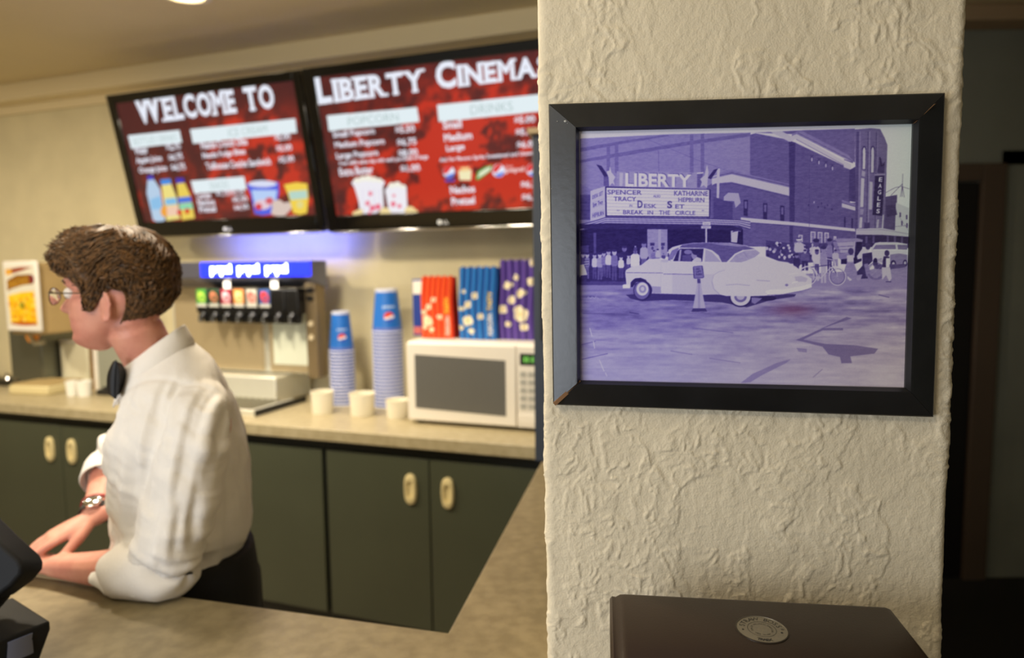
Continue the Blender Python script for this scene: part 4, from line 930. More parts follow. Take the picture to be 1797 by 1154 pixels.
# ------------------------------------------------------------------ soda fountain
sf = B('soda_fountain', -2.40, 2.85, Z_BACK, 'stainless soda fountain with a lit blue sign and a row of dispensing valves', 'drink dispenser')
x = lambda s: s + 2.40
y = lambda d: d - 2.85
m = MB(); m.box((x(-3.15), y(3.02), 0.14), (x(-2.20), y(3.12), 0.735)); m.box((x(-3.15), y(2.90), 0.0), (x(-2.36), y(3.2), 0.135))
m.build('cabinet', M_STEEL, sf, bevel=0.006)
MB().box((x(-3.12), y(3.005), 0.15), (x(-2.52), y(3.019), 0.68)).box((x(-2.47), y(3.005), 0.15), (x(-2.21), y(3.019), 0.68)).build('splash_panel', mat('mirror_steel', (214, 196, 160), 0.30, 0.55), sf)
MB().box((x(-2.444), y(3.001), 0.19), (x(-2.225), y(3.009), 0.545)).build('white_panel', mat('pale_panel', (226, 232, 216), 0.35), sf)
MB().box((x(-2.17), y(2.92), 0.14), (x(-2.105), y(3.0), 0.66)).build('side_column', mat('tan_steel', (150, 132, 102), 0.4, 0.6), sf, bevel=0.004)
for z_ in (0.59, 0.55): MB().box((x(-2.155), y(2.912), z_ - 0.012), (x(-2.12), y(2.9195), z_ + 0.012)).build('switch', M_BLACK, sf)
for z_ in (0.42, 0.35): MB().lathe([(0.014, 0.0), (0.014, 0.008), (0.0, 0.008)], n=16).build('round_button', mat('pale_button', (214, 200, 170), 0.4), sf, (x(-2.137), y(2.92), z_), rot=(math.pi / 2, 0, 0))
MB().prism([(y(2.82), 0.655), (y(2.82), 0.74), (y(3.01), 0.74), (y(3.01), 0.60)], 0, x(-3.14), x(-2.095)).build('head', mat('blue_grey_steel', (120, 122, 140), 0.35, 0.7), sf, bevel=0.004)
sg = MB().box((x(-2.72), y(2.80), 0.662), (x(-2.05), y(2.819), 0.738)).build('sign', mat('sign_blue', (24, 40, 235), 0.4, emit=2.2), sf, bevel=0.003)
M_SIGNW = mat('sign_white', (225, 236, 255), 0.4, emit=7.0)
for k in range(3):
    cu = bpy.data.curves.new('lit_word', 'FONT'); cu.body = 'pepsi'; cu.size = 0.064; cu.offset = 0.0025; cu.extrude = 0.001; cu.align_x = 'CENTER'; cu.align_y = 'CENTER'
    o = bpy.data.objects.new('lit_word', cu); COL.objects.link(o)
    me = bpy.data.meshes.new_from_object(o.evaluated_get(bpy.context.evaluated_depsgraph_get())); bpy.data.objects.remove(o)
    me.materials.clear(); me.materials.append(M_SIGNW)
    o = bpy.data.objects.new('lit_word', me); COL.objects.link(o); o.parent = sg
    o.location = (x(-2.585) + 0.172 * k, y(2.798), 0.702); o.rotation_euler = (math.pi / 2, 0, 0)
d_ = bpy.data.lights.new('sign_glow', 'AREA'); d_.shape = 'RECTANGLE'; d_.size = 0.75; d_.size_y = 0.12; d_.energy = 4.5; d_.spread = R_(120); d_.color = (0.13, 0.17, 1.0)
l_ = bpy.data.objects.new('sign_glow', d_); COL.objects.link(l_); l_.parent = sf; l_.location = (x(-2.5), y(3.0), 0.76); l_.rotation_euler = (math.pi - 1.0, 0, 0)
M_VB = mat('valve_black', (14, 14, 15), 0.35)
lab_cols = [((70, 150, 60), (190, 220, 90)), ((30, 70, 45), (200, 120, 90)), ((160, 36, 60), (235, 200, 205)), ((230, 150, 80), (240, 210, 150)), ((190, 186, 170), (205, 90, 80)), ((60, 90, 150), (220, 60, 50)), None, None]
d3 = bpy.data.lights.new('panel_fill_light', 'AREA'); d3.shape = 'RECTANGLE'; d3.size = 0.6; d3.size_y = 0.03; d3.energy = 1.6; d3.color = (1.0, 0.93, 0.8)  # added fill under the head, brightens the shaded splash and white panel
l3 = bpy.data.objects.new('panel_fill_light', d3); COL.objects.link(l3); l3.parent = sf; l3.location = (x(-2.5), y(2.835), 0.65); l3.rotation_euler = (R_(28), 0, 0)
names_ = ['green', 'dark green', 'red', 'orange', 'silver', 'blue', 'black', 'black']
M_PALE = mat('valve_nozzle_pale', (214, 208, 190), 0.4)
for k, lc in enumerate(lab_cols):
    vx = x(-2.78) + 0.082 * k
    v = MB().prism([(-0.036, 0.47), (0.036, 0.47), (0.040, 0.50), (0.036, 0.600), (-0.036, 0.600), (-0.040, 0.50)], 1, y(2.86), y(3.005)).xf(Matrix.Translation((vx, 0, 0))).build('valve', M_VB, sf, bevel=0.006)
    MB().lathe([(0.020, 0.42), (0.026, 0.44), (0.028, 0.475)], c=(vx, y(2.90), 0), n=20).build('nozzle', M_VB, v)
    MB().tube([(vx, y(2.875), 0.48), (vx, y(2.85), 0.455), (vx, y(2.845), 0.425)], 0.016, 10, r2=0.010).build('lever', M_VB, v)
    if lc:
        c2 = Canvas(-0.032, 0.032, 0.505, 0.597, 40); c2.img[:] = np.array(lc[0]) / 255
        c2.ell(0.0, 0.557, 0.022, 0.03, np.array(lc[1]) / 255, 1, 0.5); c2.ell(0.004, 0.552, 0.010, 0.016, np.array(lc[0]) / 255, 0.8, 0.5); c2.poly([(-0.032, 0.505), (0.032, 0.505), (0.032, 0.522), (-0.032, 0.522)], np.array((205, 205, 195)) / 255)
        q = c2.build('flavour_label', bpy.data.materials.get('label_print') or mat_attr('label_print', 0.35), v, y=y(2.8585)); q.location.x = vx; q['label'] = names_[k] + ' flavour label'
for q_ in (-2.63, -2.33): MB().box((x(q_), y(2.862), 0.60), (x(q_ + .042), y(2.866), 0.636)).build('price_tag', M_WHITE, sf)
m = MB(); m.box((x(-3.1), y(2.62), 0.0), (x(-2.26), y(2.90), 0.018)); m.box((x(-3.1), y(2.604), 0.0), (x(-2.26), y(2.62), 0.03)); m.box((x(-2.262), y(2.604), 0.0), (x(-2.245), y(2.90), 0.032))
dt = m.build('drip_tray', M_STEEL, sf, bevel=0.002)
m = MB()
for k in range(20): m.box((x(-3.08) + k * 0.041, y(2.63), 0.0185), (x(-3.08) + k * 0.041 + 0.018, y(2.89), 0.026))
m.build('grille', mat('tray_grille', (150, 146, 130), 0.35, 0.9), dt)
MB().box((x(-2.245), y(2.602), 0.0), (x(-2.238), y(2.99), 0.03)).build('black_edge', M_BLACK, dt)

# ------------------------------------------------------------------ cups
M_CUPB = mat('cup_blue', (38, 112, 205), 0.35); M_CUPL = mat('cup_band', (92, 112, 188), 0.45); M_CUPW = mat('cup_white', (208, 212, 232), 0.45)
def cup_mesh(r0, r1, h, logo=False):
    prof = [(r0 - 0.002, 0.0005), (r0 + 0.0032, 0.001), (r0 + 0.0045, 0.004), (r0 + 0.0025, 0.0068), (r0, 0.0072), (r0 - (r0 - r1) * 0.11, 0.11 * h), (r0 - (r0 - r1) * 0.115, 0.115 * h), (r1, h * 0.93), (r1, h), (r1 - 0.003, h), (r1 - 0.004, h - 0.008), (0.0, h - 0.009)]
    m = MB().lathe(prof, n=28, mis=[2, 2, 2, 2, 1, 1, 0, 2, 2, 2, 2], close=False)
    return m.mesh('paper_cup', [M_CUPB, M_CUPL, M_CUPW], True, 50, fix=False)
def emblem(parent, r0, r1, h, z0, ang, size):
    """round red, white and blue mark with a word above, wrapped on the cup wall"""
    c = Canvas(-size, size, -size, size * 1.9, 56); c.img[:] = np.array((38, 112, 205)) / 255
    k = size * .72
    c.ell(0, 0, k, k, (0.92, 0.93, 0.96)); c.poly([(k * math.cos(t), k * math.sin(t)) for t in np.linspace(0.35, 3.3, 20)] + [(-k * .3, -k * .05), (k * .3, k * .25)], (0.86, 0.24, 0.16)); c.poly([(k * math.cos(t), k * math.sin(t)) for t in np.linspace(3.6, 6.1, 20)] + [(k * .2, -k * .3), (-k * .3, -k * .45)], (0.20, 0.30, 0.72))
    c.text('pepsi', (-size * .85, size * 1.15), (size * .85, size * 1.15), (-size * .85, size * 1.7), (size * .85, size * 1.7), (0.80, 0.86, 0.95), 0.02)
    def f(A, Bv):
        z = z0 + Bv; r = r0 + (r1 - r0) * z / h + 0.0006; t = ang + A / r
        return np.stack([r * np.cos(t), r * np.sin(t), z], -1)
    return c.build('emblem', bpy.data.materials.get('label_print'), parent, f=f)
def cup_stack(s, d, r0, r1, h, n, pitch, lab_top, lab, group):
    me = cup_mesh(r0, r1, h); first = None
    for k in range(n):
        o = bpy.data.objects.new('paper_cup', me); COL.objects.link(o)
        o.location = W(s, d, Z_BACK + pitch * k + 0.0005); o.rotation_euler = (0, 0, YAW)
        tag(o, lab_top if k == n - 1 else lab, 'cup', group)
    emblem(o, r0, r1, h, h * 0.36, R_(-52), r0 * 0.46)
cup_stack(-2.005, 2.985, 0.062, 0.045, 0.205, 17, 0.0172, 'topmost blue paper cup of the short inverted stack beside the soda fountain', 'blue paper cup nested in the short stack, only its pale rim band showing', 'cups in the short stack')
cup_stack(-1.755, 3.02, 0.076, 0.056, 0.215, 22, 0.0180, 'topmost blue paper cup of the tall inverted stack beside the microwave', 'blue paper cup nested in the tall stack, only its pale rim band showing', 'cups in the tall stack')
# ------------------------------------------------------------------ white tubs
M_TUB = mat('tub_paper', (238, 232, 212), 0.5)
for s, d, r, h, lab in ((-1.985, 2.775, 0.054, 0.105, 'small white paper tub in front of the short cup stack'), (-1.77, 2.79, 0.060, 0.105, 'white paper tub between the two cup stacks'), (-1.578, 2.785, 0.052, 0.085, 'low white paper tub against the microwave front corner')):
    o = MB().lathe([(0.0, 0.002), (r * 0.90, 0.0), (r * 0.92, 0.004), (r, h - 0.006), (r + 0.003, h - 0.003), (r + 0.0015, h), (r - 0.002, h - 0.002), (r * 0.9, 0.006), (0.0, 0.006)], n=32).build('paper_tub', M_TUB, None, W(s, d, Z_BACK + 0.0005))
    tag(o, lab, 'tub', 'white paper tubs')
# ------------------------------------------------------------------ microwave
mw = B('microwave', -1.475, 2.69, Z_BACK, 'white microwave oven with a grey window, on the back counter', 'microwave')
w_, h_ = 0.66, 0.372
MB().box((0, 0.02, 0.012), (w_, 0.42, h_)).build('body', M_WHITE, mw, bevel=0.008)
for fx, fy in ((0.04, 0.06), (w_ - 0.04, 0.06), (0.04, 0.38), (w_ - 0.04, 0.38)): MB().lathe([(0.014, 0.0), (0.016, 0.0125)], c=(fx, fy, 0), n=16).build('foot', M_BLACK, mw)
dr = MB().box((0.004, 0.0, 0.018), (0.522, 0.0198, h_ - 0.006)).build('door', M_WHITE, mw, bevel=0.006)
MB().prism([(0.045 + 0, 0.075), (0.475, 0.062), (0.475, 0.302), (0.045, 0.315)], 1, -0.0015, 0.001).build('window', mat('door_mesh', (104, 104, 102), 0.30, vary=0.06, vscale=400), dr)
cp = MB().box((0.526, 0.0, 0.018), (w_ - 0.004, 0.0198, h_ - 0.006)).build('control_panel', M_WHITE, mw, bevel=0.004)
dp = MB().box((0.54, -0.002, 0.285), (w_ - 0.02, 0.0, 0.335)).build('clock_display', M_BLACK, cp, bevel=0.001)
m = MB()
for k, cx in enumerate((0.558, 0.572, 0.592, 0.606)): m.box((cx, -0.0026, 0.298), (cx + 0.008, -0.002, 0.322))
m.build('digits', mat('green_digits', (110, 190, 80), 0.5, emit=0.6), dp)
M_KEY = mat('grey_key', (176, 176, 170), 0.45)
for r in range(5):
    for c in range(3): MB().box((0.540 + c * 0.036, -0.002, 0.235 - r * 0.034), (0.540 + c * 0.036 + 0.028, 0.0, 0.258 - r * 0.034)).build('key', M_KEY, cp)
MB().box((0.53, -0.003, 0.035), (w_ - 0.025, 0.0, 0.075)).build('door_button', M_WHITE, cp, bevel=0.002)
# ------------------------------------------------------------------ popcorn bags
def bag(s, d, w, h, dep, base, pleat_light, label, kernels, word, seed, yaw=0.0, w_top=None):
    """gusseted paper bag: printed front sheet, sides, pinked top edge"""
    z0 = Z_BACK + h_ + 0.001; w_top = w_top or w
    t = B('popcorn_bag', s, d, z0, label, 'popcorn bag', 'printed popcorn bags on the microwave', yaw)
    c = Canvas(0, w, 0, h, 110); base = np.array(base) / 255; c.img[:] = base
    n = 6
    for k in range(n): c.poly([(w * (k + .15) / n, h * .0), (w * (k + .55) / n, h * .0), (w * (k + .55) / n, h), (w * (k + .15) / n, h)], np.array(pleat_light) / 255)  # lighter bands on the pleat ridges, pleat shading put into the colour
    for kx, ky, r in kernels:
        for a in range(4): t_ = a * 1.6 + kx * 9 + .7 * RNG.random(); q_ = r * (.25 + .4 * RNG.random()); c.ell(w * kx + q_ * math.cos(t_), h * ky + q_ * math.sin(t_), r * (.45 + .4 * RNG.random()), r * (.45 + .3 * RNG.random()), (0.94, 0.90, 0.78))
        c.ell(w * kx, h * ky, r * .25, r * .25, (0.93, 0.80, 0.5))
    if word:
        q = lambda X0, X1, Y0, Y1, s_, col: c.text(s_, (w * X1, h * Y0), (w * X1, h * Y1), (w * X0, h * Y0), (w * X0, h * Y1), col, 0.03)
        c.poly([(w * .74, h * .40), (w * .9, h * .40), (w * .9, h * .66), (w * .74, h * .66)], np.array(word) / 255, 0.5)
        q(.75, .89, .40, .66, 'TASTY', np.array((240, 200, 60)) / 255); q(.75, .89, .06, .36, 'POPCORN', (0.93, 0.90, 0.88))
    def f(A, Bv):
        k = Bv / h; bow = 0.010 * np.sin(np.pi * np.clip(A / w, 0, 1)) * (1 - k) + 0.0075 * np.sin(A / w * 2 * np.pi * n) * (0.4 + 0.6 * k)
        top = 0.005 * np.sin(A / w * 2 * np.pi * 11 + seed) * np.clip((k - .97) / .03, 0, 1)
        X = A - w / 2; X = X * (1 + (w_top / w - 1) * k) + 0.004 * np.sin(k * 6 + seed)
        return np.stack([X, -bow + 0.012 * k, Bv + top], -1)
    c.build('front_panel', bpy.data.materials.get('bag_print') or mat_attr('bag_print', 0.45), t, f=f)
    m = MB(); rows = []
    for z, k in ((0.0, 0), (h * .5, .5), (h * .985, .985)):
        W2 = w / 2 * (1 + (w_top / w - 1) * k); g = 0.012 + 0.006 * k; dd = dep * (1 - .55 * k) + 0.012 * k
        f0 = 0.012 * k + 0.001
        rows.append([(-W2, f0, z), (-W2 + g, (f0 + dd) / 2, z), (-W2, dd, z), (W2, dd, z), (W2 - g, (f0 + dd) / 2, z), (W2, f0, z)])
    m.grid(rows); m.f.append([0, 1, 2, 3, 4, 5]); m.mi.append(0)
    mm = bpy.data.materials.new('bag_paper_%d' % seed)
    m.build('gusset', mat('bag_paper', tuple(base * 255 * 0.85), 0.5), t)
    return t
kb = lambda L_, k=0.0155: [(a, b_, r * k) for a, b_, r in L_]
bag(-1.385, 2.83, 0.160, 0.285, 0.08, (206, 44, 16), (246, 104, 44), 'orange-red pleated popcorn bag, the smallest printed bag on the microwave', kb([(.24, .50, .9), (.08, .42, .7), (.22, .28, 1.5), (.58, .35, .8), (.32, .14, .8), (.40, .62, .8), (.10, .18, .6)]), (230, 150, 60), 1)
bag(-1.185, 2.84, 0.185, 0.325, 0.09, (16, 74, 150), (46, 132, 214), 'bright blue pleated popcorn bag between the orange and purple bags', kb([(.24, .48, 1.1), (.42, .60, .9), (.08, .42, .8), (.24, .26, 1.7), (.58, .32, .9), (.32, .12, .9), (.12, .66, .6), (.05, .16, .8)]), (60, 120, 200), 2)
bag(-0.985, 2.86, 0.205, 0.355, 0.10, (62, 38, 122), (104, 78, 172), 'purple pleated popcorn bag, the tallest, by the pillar edge', kb([(.48, .58, 1.6), (.50, .32, 2.2), (.18, .68, 1.1), (.36, .78, .9), (.70, .72, 1.2), (.30, .49, 1.1), (.08, .38, 1.3), (.22, .20, 1.0), (.58, .16, 1.2), (.92, .38, 1.0), (.74, .95, 1.0)]), None, 3)
bx = B('snack_box', -1.545, 2.90, Z_BACK + h_ + 0.001, 'narrow blue and white snack box left of the orange popcorn bag', 'box')
MB().box((0, 0, 0), (0.07, 0.05, 0.27)).build('carton', mat('carton_blue', (40, 64, 150), 0.4), bx, bevel=0.002)
MB().box((0.004, -0.0012, 0.20), (0.066, 0.0, 0.262)).build('white_print', M_WHITE, bx); MB().box((0.004, -0.0012, 0.01), (0.066, 0.0, 0.045)).build('red_print', mat('carton_red', (205, 110, 110), 0.4), bx)

# ------------------------------------------------------------------ left end: cheese dispenser and odds and ends
nd = B('cheese_dispenser', -4.13, 2.72, Z_BACK, 'white nacho cheese dispenser with a yellow picture panel, at the left end', 'dispenser')
def n_at(px, py, d=2.72):
    s, z = on_d(px, py, d); return s + 4.13, z - Z_BACK
xa, zt = n_at(9, 458); xb, zb = n_at(78, 582)
pn = MB().box((xa, -0.02, zb), (xb, 0.0, zt)).build('picture_panel', M_WHITE, nd, bevel=0.012)
c = Canvas(xa + .02, xb - .02, zb + .035, zt - .03, 90); wv, hv = c.a1 - c.a0, c.b1 - c.b0; c.img[:] = np.array((226, 222, 206)) / 255
pp = lambda *L_: [(c.a0 + wv * a, c.b0 + hv * (1 - b_)) for a, b_ in L_]
c.poly(pp((.05, .06), (.55, .02), (.95, .02), (.6, .08), (.3, .12), (.08, .14)), np.array((150, 60, 30)) / 255); c.poly(pp((.03, .06), (.25, .05), (.25, .14), (.05, .15)), np.array((230, 170, 60)) / 255)
c.poly(pp((.06, .24), (.4, .15), (.85, .14), (.95, .2), (.95, .30), (.6, .32), (.2, .38), (.06, .42)), np.array((140, 92, 20)) / 255); c.ell(*pp((.9, .22))[0], .02, .025, np.array((120, 30, 40)) / 255)
c.text('NACHO', *pp((.12, .37), (.80, .29), (.10, .25), (.80, .18)), np.array((190, 140, 40)) / 255, 0.03)
c.poly(pp((.06, .50), (.5, .44), (.95, .42), (1.0, .97), (.5, 1.0), (.1, .97)), np.array((246, 196, 20)) / 255)
for k in range(60): a, b_ = RNG.random() * .84 + .1, RNG.random() * .5 + .47; c.ell(*pp((a, b_))[0], .012, .010, np.array([(250, 216, 60), (236, 160, 10), (214, 130, 20), (250, 226, 110)][k % 4]) / 255, 0.8)
c.ell(*pp((.52, .66))[0], .02, .02, np.array((150, 140, 30)) / 255); c.poly(pp((.1, .93), (.95, .93), (.98, .98), (.5, 1.0), (.12, .97)), np.array((190, 96, 20)) / 255)
c.build('nacho_picture', bpy.data.materials.get('label_print'), pn, y=-0.0212)
MB().box((xa + 0.005, 0.0, zb - 0.02), (xb - 0.04, 0.24, zt - 0.01)).build('warmer_cabinet', mat('warmer_beige', (186, 160, 112), 0.4, vary=0.05), nd, bevel=0.01)
cx_, cz_ = n_at(42, 592); MB().lathe([(0.022, -0.03), (0.034, 0.0), (0.034, 0.03)], c=(cx_, 0.05, cz_), n=18).build('cheese_nozzle', mat('cheese_orange', (226, 142, 30), 0.4), nd)
MB().box((xa - 0.3, 0.14, 0.0), (xb - 0.24, 0.40, 0.03)).box((xa - 0.26, 0.16, 0.02), (xb - 0.26, 0.40, zb - 0.02)).box((xa - 0.26, 0.16, zb - 0.021), (xb - 0.06, 0.24, zb + 0.05)).build('pedestal', mat('grey_steel', (120, 122, 112), 0.35, 0.8), nd, bevel=0.006)
m = MB().tube([(xa + .13, 0.02, zb - .03), (xa + .2, 0.0, zb - .07), (xa + .26, 0.0, zb - .06)], 0.014, 10); m.build('pump_lever', M_CHROME, nd)
def loc_px(px, py, z=Z_BACK): w = at_z(px, py, z); return float(w @ U), float(w @ NI)
s, d = loc_px(44, 693)
tr = B('bread_box', s, d + 0.01, Z_BACK, 'flat cream carton lying at the front left of the back counter', 'carton', None, R_(6)); MB().box((-0.13, 0.0, 0.0), (0.15, 0.26, 0.05)).build('carton', mat('cream_card', (222, 208, 160), 0.5), tr, bevel=0.008); MB().box((-0.132, 0.02, 0.051), (0.14, 0.25, 0.058)).build('lid', mat('tan_card', (190, 166, 116), 0.5), tr, bevel=0.003)
s, zt2 = on_d(127, 598, 2.98); d = 2.98
o = B('white_canister', s, d, Z_BACK, 'tall plain white container behind the clear cups', 'container'); hc = zt2 - Z_BACK; MB().box((-0.115, 0, 0), (0.115, 0.16, hc - .015)).build('body', mat('matte_white', (226, 222, 196), 0.6), o, bevel=0.01); MB().box((-0.117, -0.002, hc - .0145), (0.117, 0.162, hc)).build('lid', M_WHITE, o, bevel=0.006)
for px, rad, lab in ((118, 0.032, 'smaller white cup in front of the tall white container'), (140, 0.042, 'larger white cup in front of the tall white container')):
    s, d = loc_px(px, 696)
    tag(MB().lathe([(0.0, 0.0), (rad * .8, 0.0), (rad, 0.085), (rad - .003, 0.085), (rad * .78, 0.005), (0.0, 0.005)], n=24).build('plastic_cup', mat('bright_white', (244, 244, 238), 0.25), None, W(s, d + .03, Z_BACK + 0.0005)), lab, 'cup', 'white cups by the container')
s, d = loc_px(168, 686)
o = B('menu_stand', s, d + 0.02, Z_BACK, 'thin white edged panel standing on the counter behind the bow tie', 'panel'); MB().box((-0.03, 0, 0), (0.0, 0.03, 0.31)).build('white_edge', M_WHITE, o, bevel=0.003); MB().box((0.0, 0.006, 0.0), (0.24, 0.02, 0.29)).build('grey_sheet', mat('grey_sheet', (150, 152, 138), 0.5), o); MB().box((-0.07, 0.01, 0), (-0.03, 0.03, 0.30)).build('brown_edge', mat('brown_edge', (140, 108, 64), 0.5), o)
s, d = loc_px(186, 694)
o = B('card_reader', s, d, Z_BACK, 'small black gadget with a green light beside the white edged panel', 'gadget'); MB().box((-0.08, 0, 0), (0.09, 0.10, 0.03)).build('body', M_BLACK, o, bevel=0.01); MB().box((-0.05, 0.02, 0.0305), (-0.01, 0.07, 0.045)).build('cradle', M_BLACK, o, bevel=0.004); MB().lathe([(0.006, 0.03), (0.006, 0.034), (0, 0.035)], c=(0.05, 0.03, 0), n=12).build('status_light', mat('green_led', (40, 200, 110), 0.4, emit=1.5), o)
s, d = loc_px(22, 668)
o = B('topping_tray', s + 0.1, 2.86, Z_BACK, 'dark metal topping tray with shiny lids under the cheese dispenser', 'tray'); MB().box((-0.2, 0, 0), (0.22, 0.11, 0.035)).build('pan', mat('dark_steel', (70, 70, 64), 0.35, 0.8), o, bevel=0.008)
for k in range(3): MB().lathe([(0.045, 0.036), (0.04, 0.052), (0.01, 0.058), (0.01, 0.07), (0, 0.072)], c=(-0.12 + k * 0.13, 0.055, 0), n=20).build('lid', M_CHROME, o)
# ================================================================== the young man behind the counter
M_SKIN = mat('skin', (212, 150, 128), 0.5, vary=0.5, vscale=22, rgb2=(198, 130, 112), sss=0.12)
M_HAIR = mat('brown_hair', (112, 79, 45), 0.55, vary=0.5, vscale=120, rgb2=(52, 38, 24), spec=0.35)
M_SHIRT = mat('white_shirt', (228, 223, 216), 0.8, vary=0.03, vscale=30, bump=0.15, bscale=160)
M_TROUS = mat('black_trousers', (17, 16, 18), 0.8)

def fuse(name, parts, m, voxel, smooth=6, factor=0.5):
    """one continuous skin around overlapping closed shapes"""
    a = MB()
    for p in parts:
        o = len(a.v); a.v += p.v; a.f += [[i + o for i in f] for f in p.f]; a.mi += [0] * len(p.f)
    me = a.mesh(name + '_src', m, False); o = bpy.data.objects.new(name, me); COL.objects.link(o)
    md = o.modifiers.new('r', 'REMESH'); md.mode = 'VOXEL'; md.voxel_size = voxel; md.adaptivity = 0
    ms = o.modifiers.new('s', 'SMOOTH'); ms.iterations = smooth; ms.factor = factor
    dg = bpy.context.evaluated_depsgraph_get(); nm = bpy.data.meshes.new_from_object(o.evaluated_get(dg))
    bpy.data.objects.remove(o); bpy.data.meshes.remove(me)
    nm.name = name; nm.materials.clear(); nm.materials.append(m)
    nm.polygons.foreach_set('use_smooth', [True] * len(nm.polygons)); nm.polygons.foreach_set('material_index', [0] * len(nm.polygons))
    return nm
def limb(pts, r, n=16, r2=None, sub=5, ref=(0, 0, 1), ends=True):
    """smooth tapering tube with rounded ends"""
    C4 = [np.append(np.asarray(p, float), [a, b]) for p, a, b in zip(pts, r, r2 or r)]
    Q = catmull(C4, sub); P_ = [q[:3] for q in Q]; ra = [q[3] for q in Q]; rb = [q[4] for q in Q]
    if ends:
        t0 = P_[0] - P_[1]; t0 /= np.linalg.norm(t0); t1 = P_[-1] - P_[-2]; t1 /= np.linalg.norm(t1)
        f = (0.5, 0.85); h0 = min(ra[0], rb[0]); h1 = min(ra[-1], rb[-1])
        P_ = [P_[0] + t0 * h0 * .95, P_[0] + t0 * h0 * .6] + P_ + [P_[-1] + t1 * h1 * .6, P_[-1] + t1 * h1 * .95]
        ra = [ra[0] * .3, ra[0] * .8] + ra + [ra[-1] * .8, ra[-1] * .3]; rb = [rb[0] * .3, rb[0] * .8] + rb + [rb[-1] * .8, rb[-1] * .3]
    return MB().tube(P_, ra, n, r2=rb, ref=ref)

# ---- head, in its own frame: x forward, y to his left, z up from eye level
HSC = 0.98; TURN = R_(183)
HC = at_y(206, 514, 1.42)
HM = Matrix.Translation(HC) @ Matrix.Rotation(TURN, 4, 'Z') @ Matrix.Rotation(R_(-1), 4, 'Y') @ Matrix.Scale(HSC, 4)
zk = np.array([-.122, -.116, -.106, -.094, -.082, -.072, -.064, -.056, -.049, -.040, -.030, -.010, .004, .018, .040, .070, .092, .106, .114])
fk = np.array([.040, .066, .084, .090, .084, .088, .090, .088, .093, .089, .089, .090, .086, .096, .098, .088, .066, .040, .006])
bk = np.array([.030, .020, .010, .000, -.012, -.024, -.036, -.048, -.058, -.068, -.078, -.094, -.100, -.102, -.102, -.094, -.076, -.052, -.020])
wk = np.array([.012, .024, .036, .047, .054, .058, .0605, .063, .065, .0675, .069, .0715, .073, .0745, .0755, .072, .060, .042, .012])
def head_r(z, th):
    """surface point at height z and angle th (0 = straight ahead, + = his left)"""
    f, b, w = np.interp(z, zk, fk), np.interp(z, zk, bk), np.interp(z, zk, wk)
    cx = (f + b) / 2; hx = (f - b) / 2; c, s = np.cos(th), np.sin(th); e = 0.86
    x = cx + hx * np.sign(c) * np.abs(c) ** e; y = w * np.sign(s) * np.abs(s) ** e
    y = y * np.where(c > 0, 1 - 0.10 * c ** 2, 1.0)
    nz = np.interp(z, [-.052, -.046, -.040, -.034, -.022, -.008, .004, .014], [0, .008, .027, .033, .024, .013, .006, 0])
    wn = np.interp(z, [-.045, -.03, .0], [.013, .012, .0085])
    fr = np.where(c > 0, 1.0, 0.0)
    x = x + fr * nz * np.exp(-(y / wn) ** 2)
    x = x - fr * 0.010 * np.exp(-((np.abs(y) - .032) / .014) ** 2 - ((z - .002) / .010) ** 2)
    x = x + fr * 0.004 * np.exp(-((np.abs(y) - .030) / .02) ** 2 - ((z - .020) / .008) ** 2)
    y = y + np.sign(s) * 0.004 * np.exp(-((x - .055) / .02) ** 2 - ((z + .025) / .016) ** 2)
    return x, y
def head_mb():
    zz = np.interp(np.linspace(0, len(zk) - 1, 90), range(len(zk)), zk); th = np.linspace(-math.pi, math.pi, 97)[:-1]
    rows = []
    for z in zz:
        x, y = head_r(np.full_like(th, z), th); rows.append([(a, b, z) for a, b in zip(x, y)])
    m = MB().grid(rows, wrap=True); n = len(th); m.f.append(list(range(n))[::-1]); m.mi.append(0); m.f.append(list(range((len(zz) - 1) * n, len(zz) * n))); m.mi.append(0)
    return m
def ear_mb(s):
    c = np.array([-.007, .0735 * s, -.024]); m = MB()
    ax = np.array([0.12, 0.0, 1.0]); ax /= np.linalg.norm(ax); bx_ = np.array([-1.0, .42 * s, .12]); bx_ /= np.linalg.norm(bx_)
    ring = []
    for t in np.linspace(-2.3, 2.5, 15):
        ring.append(c + ax * (.029 * math.sin(t) if t < 1.6 else .029 * math.sin(t)) + bx_ * (.018 * (0.75 + math.cos(t) * (0.9 if math.sin(t) > 0 else .65)) - .008))
    m = limb(ring, [.0042] * 15, 8, sub=2)
    m2 = MB().ball((0, 0, 0), 1.0, 14); m2.v = [tuple(c + ax * p[2] * .025 + bx_ * (p[0] * .012 + .005) + np.array([0, s, 0]) * p[1] * .005) for p in m2.v]
    m3 = MB().ball(tuple(c - ax * .026 + bx_ * .002 + np.array([0, s * .002, 0])), (.007, .005, .009), 10)
    return [m, m2, m3]
head_parts = [head_mb()] + ear_mb(1) + ear_mb(-1)
lip = limb([(.082, -.024, -.060), (.0905, -.012, -.0575), (.0935, 0, -.0565), (.0905, .012, -.0575), (.082, .024, -.060)], [.002, .004, .0045, .004, .002], 8)
lip2 = limb([(.082, -.022, -.064), (.0885, -.01, -.0685), (.090, 0, -.0695), (.0885, .01, -.0685), (.082, .022, -.064)], [.002, .0045, .005, .0045, .002], 8)
head_parts += [lip, lip2]
for p in head_parts: p.xf(HM)

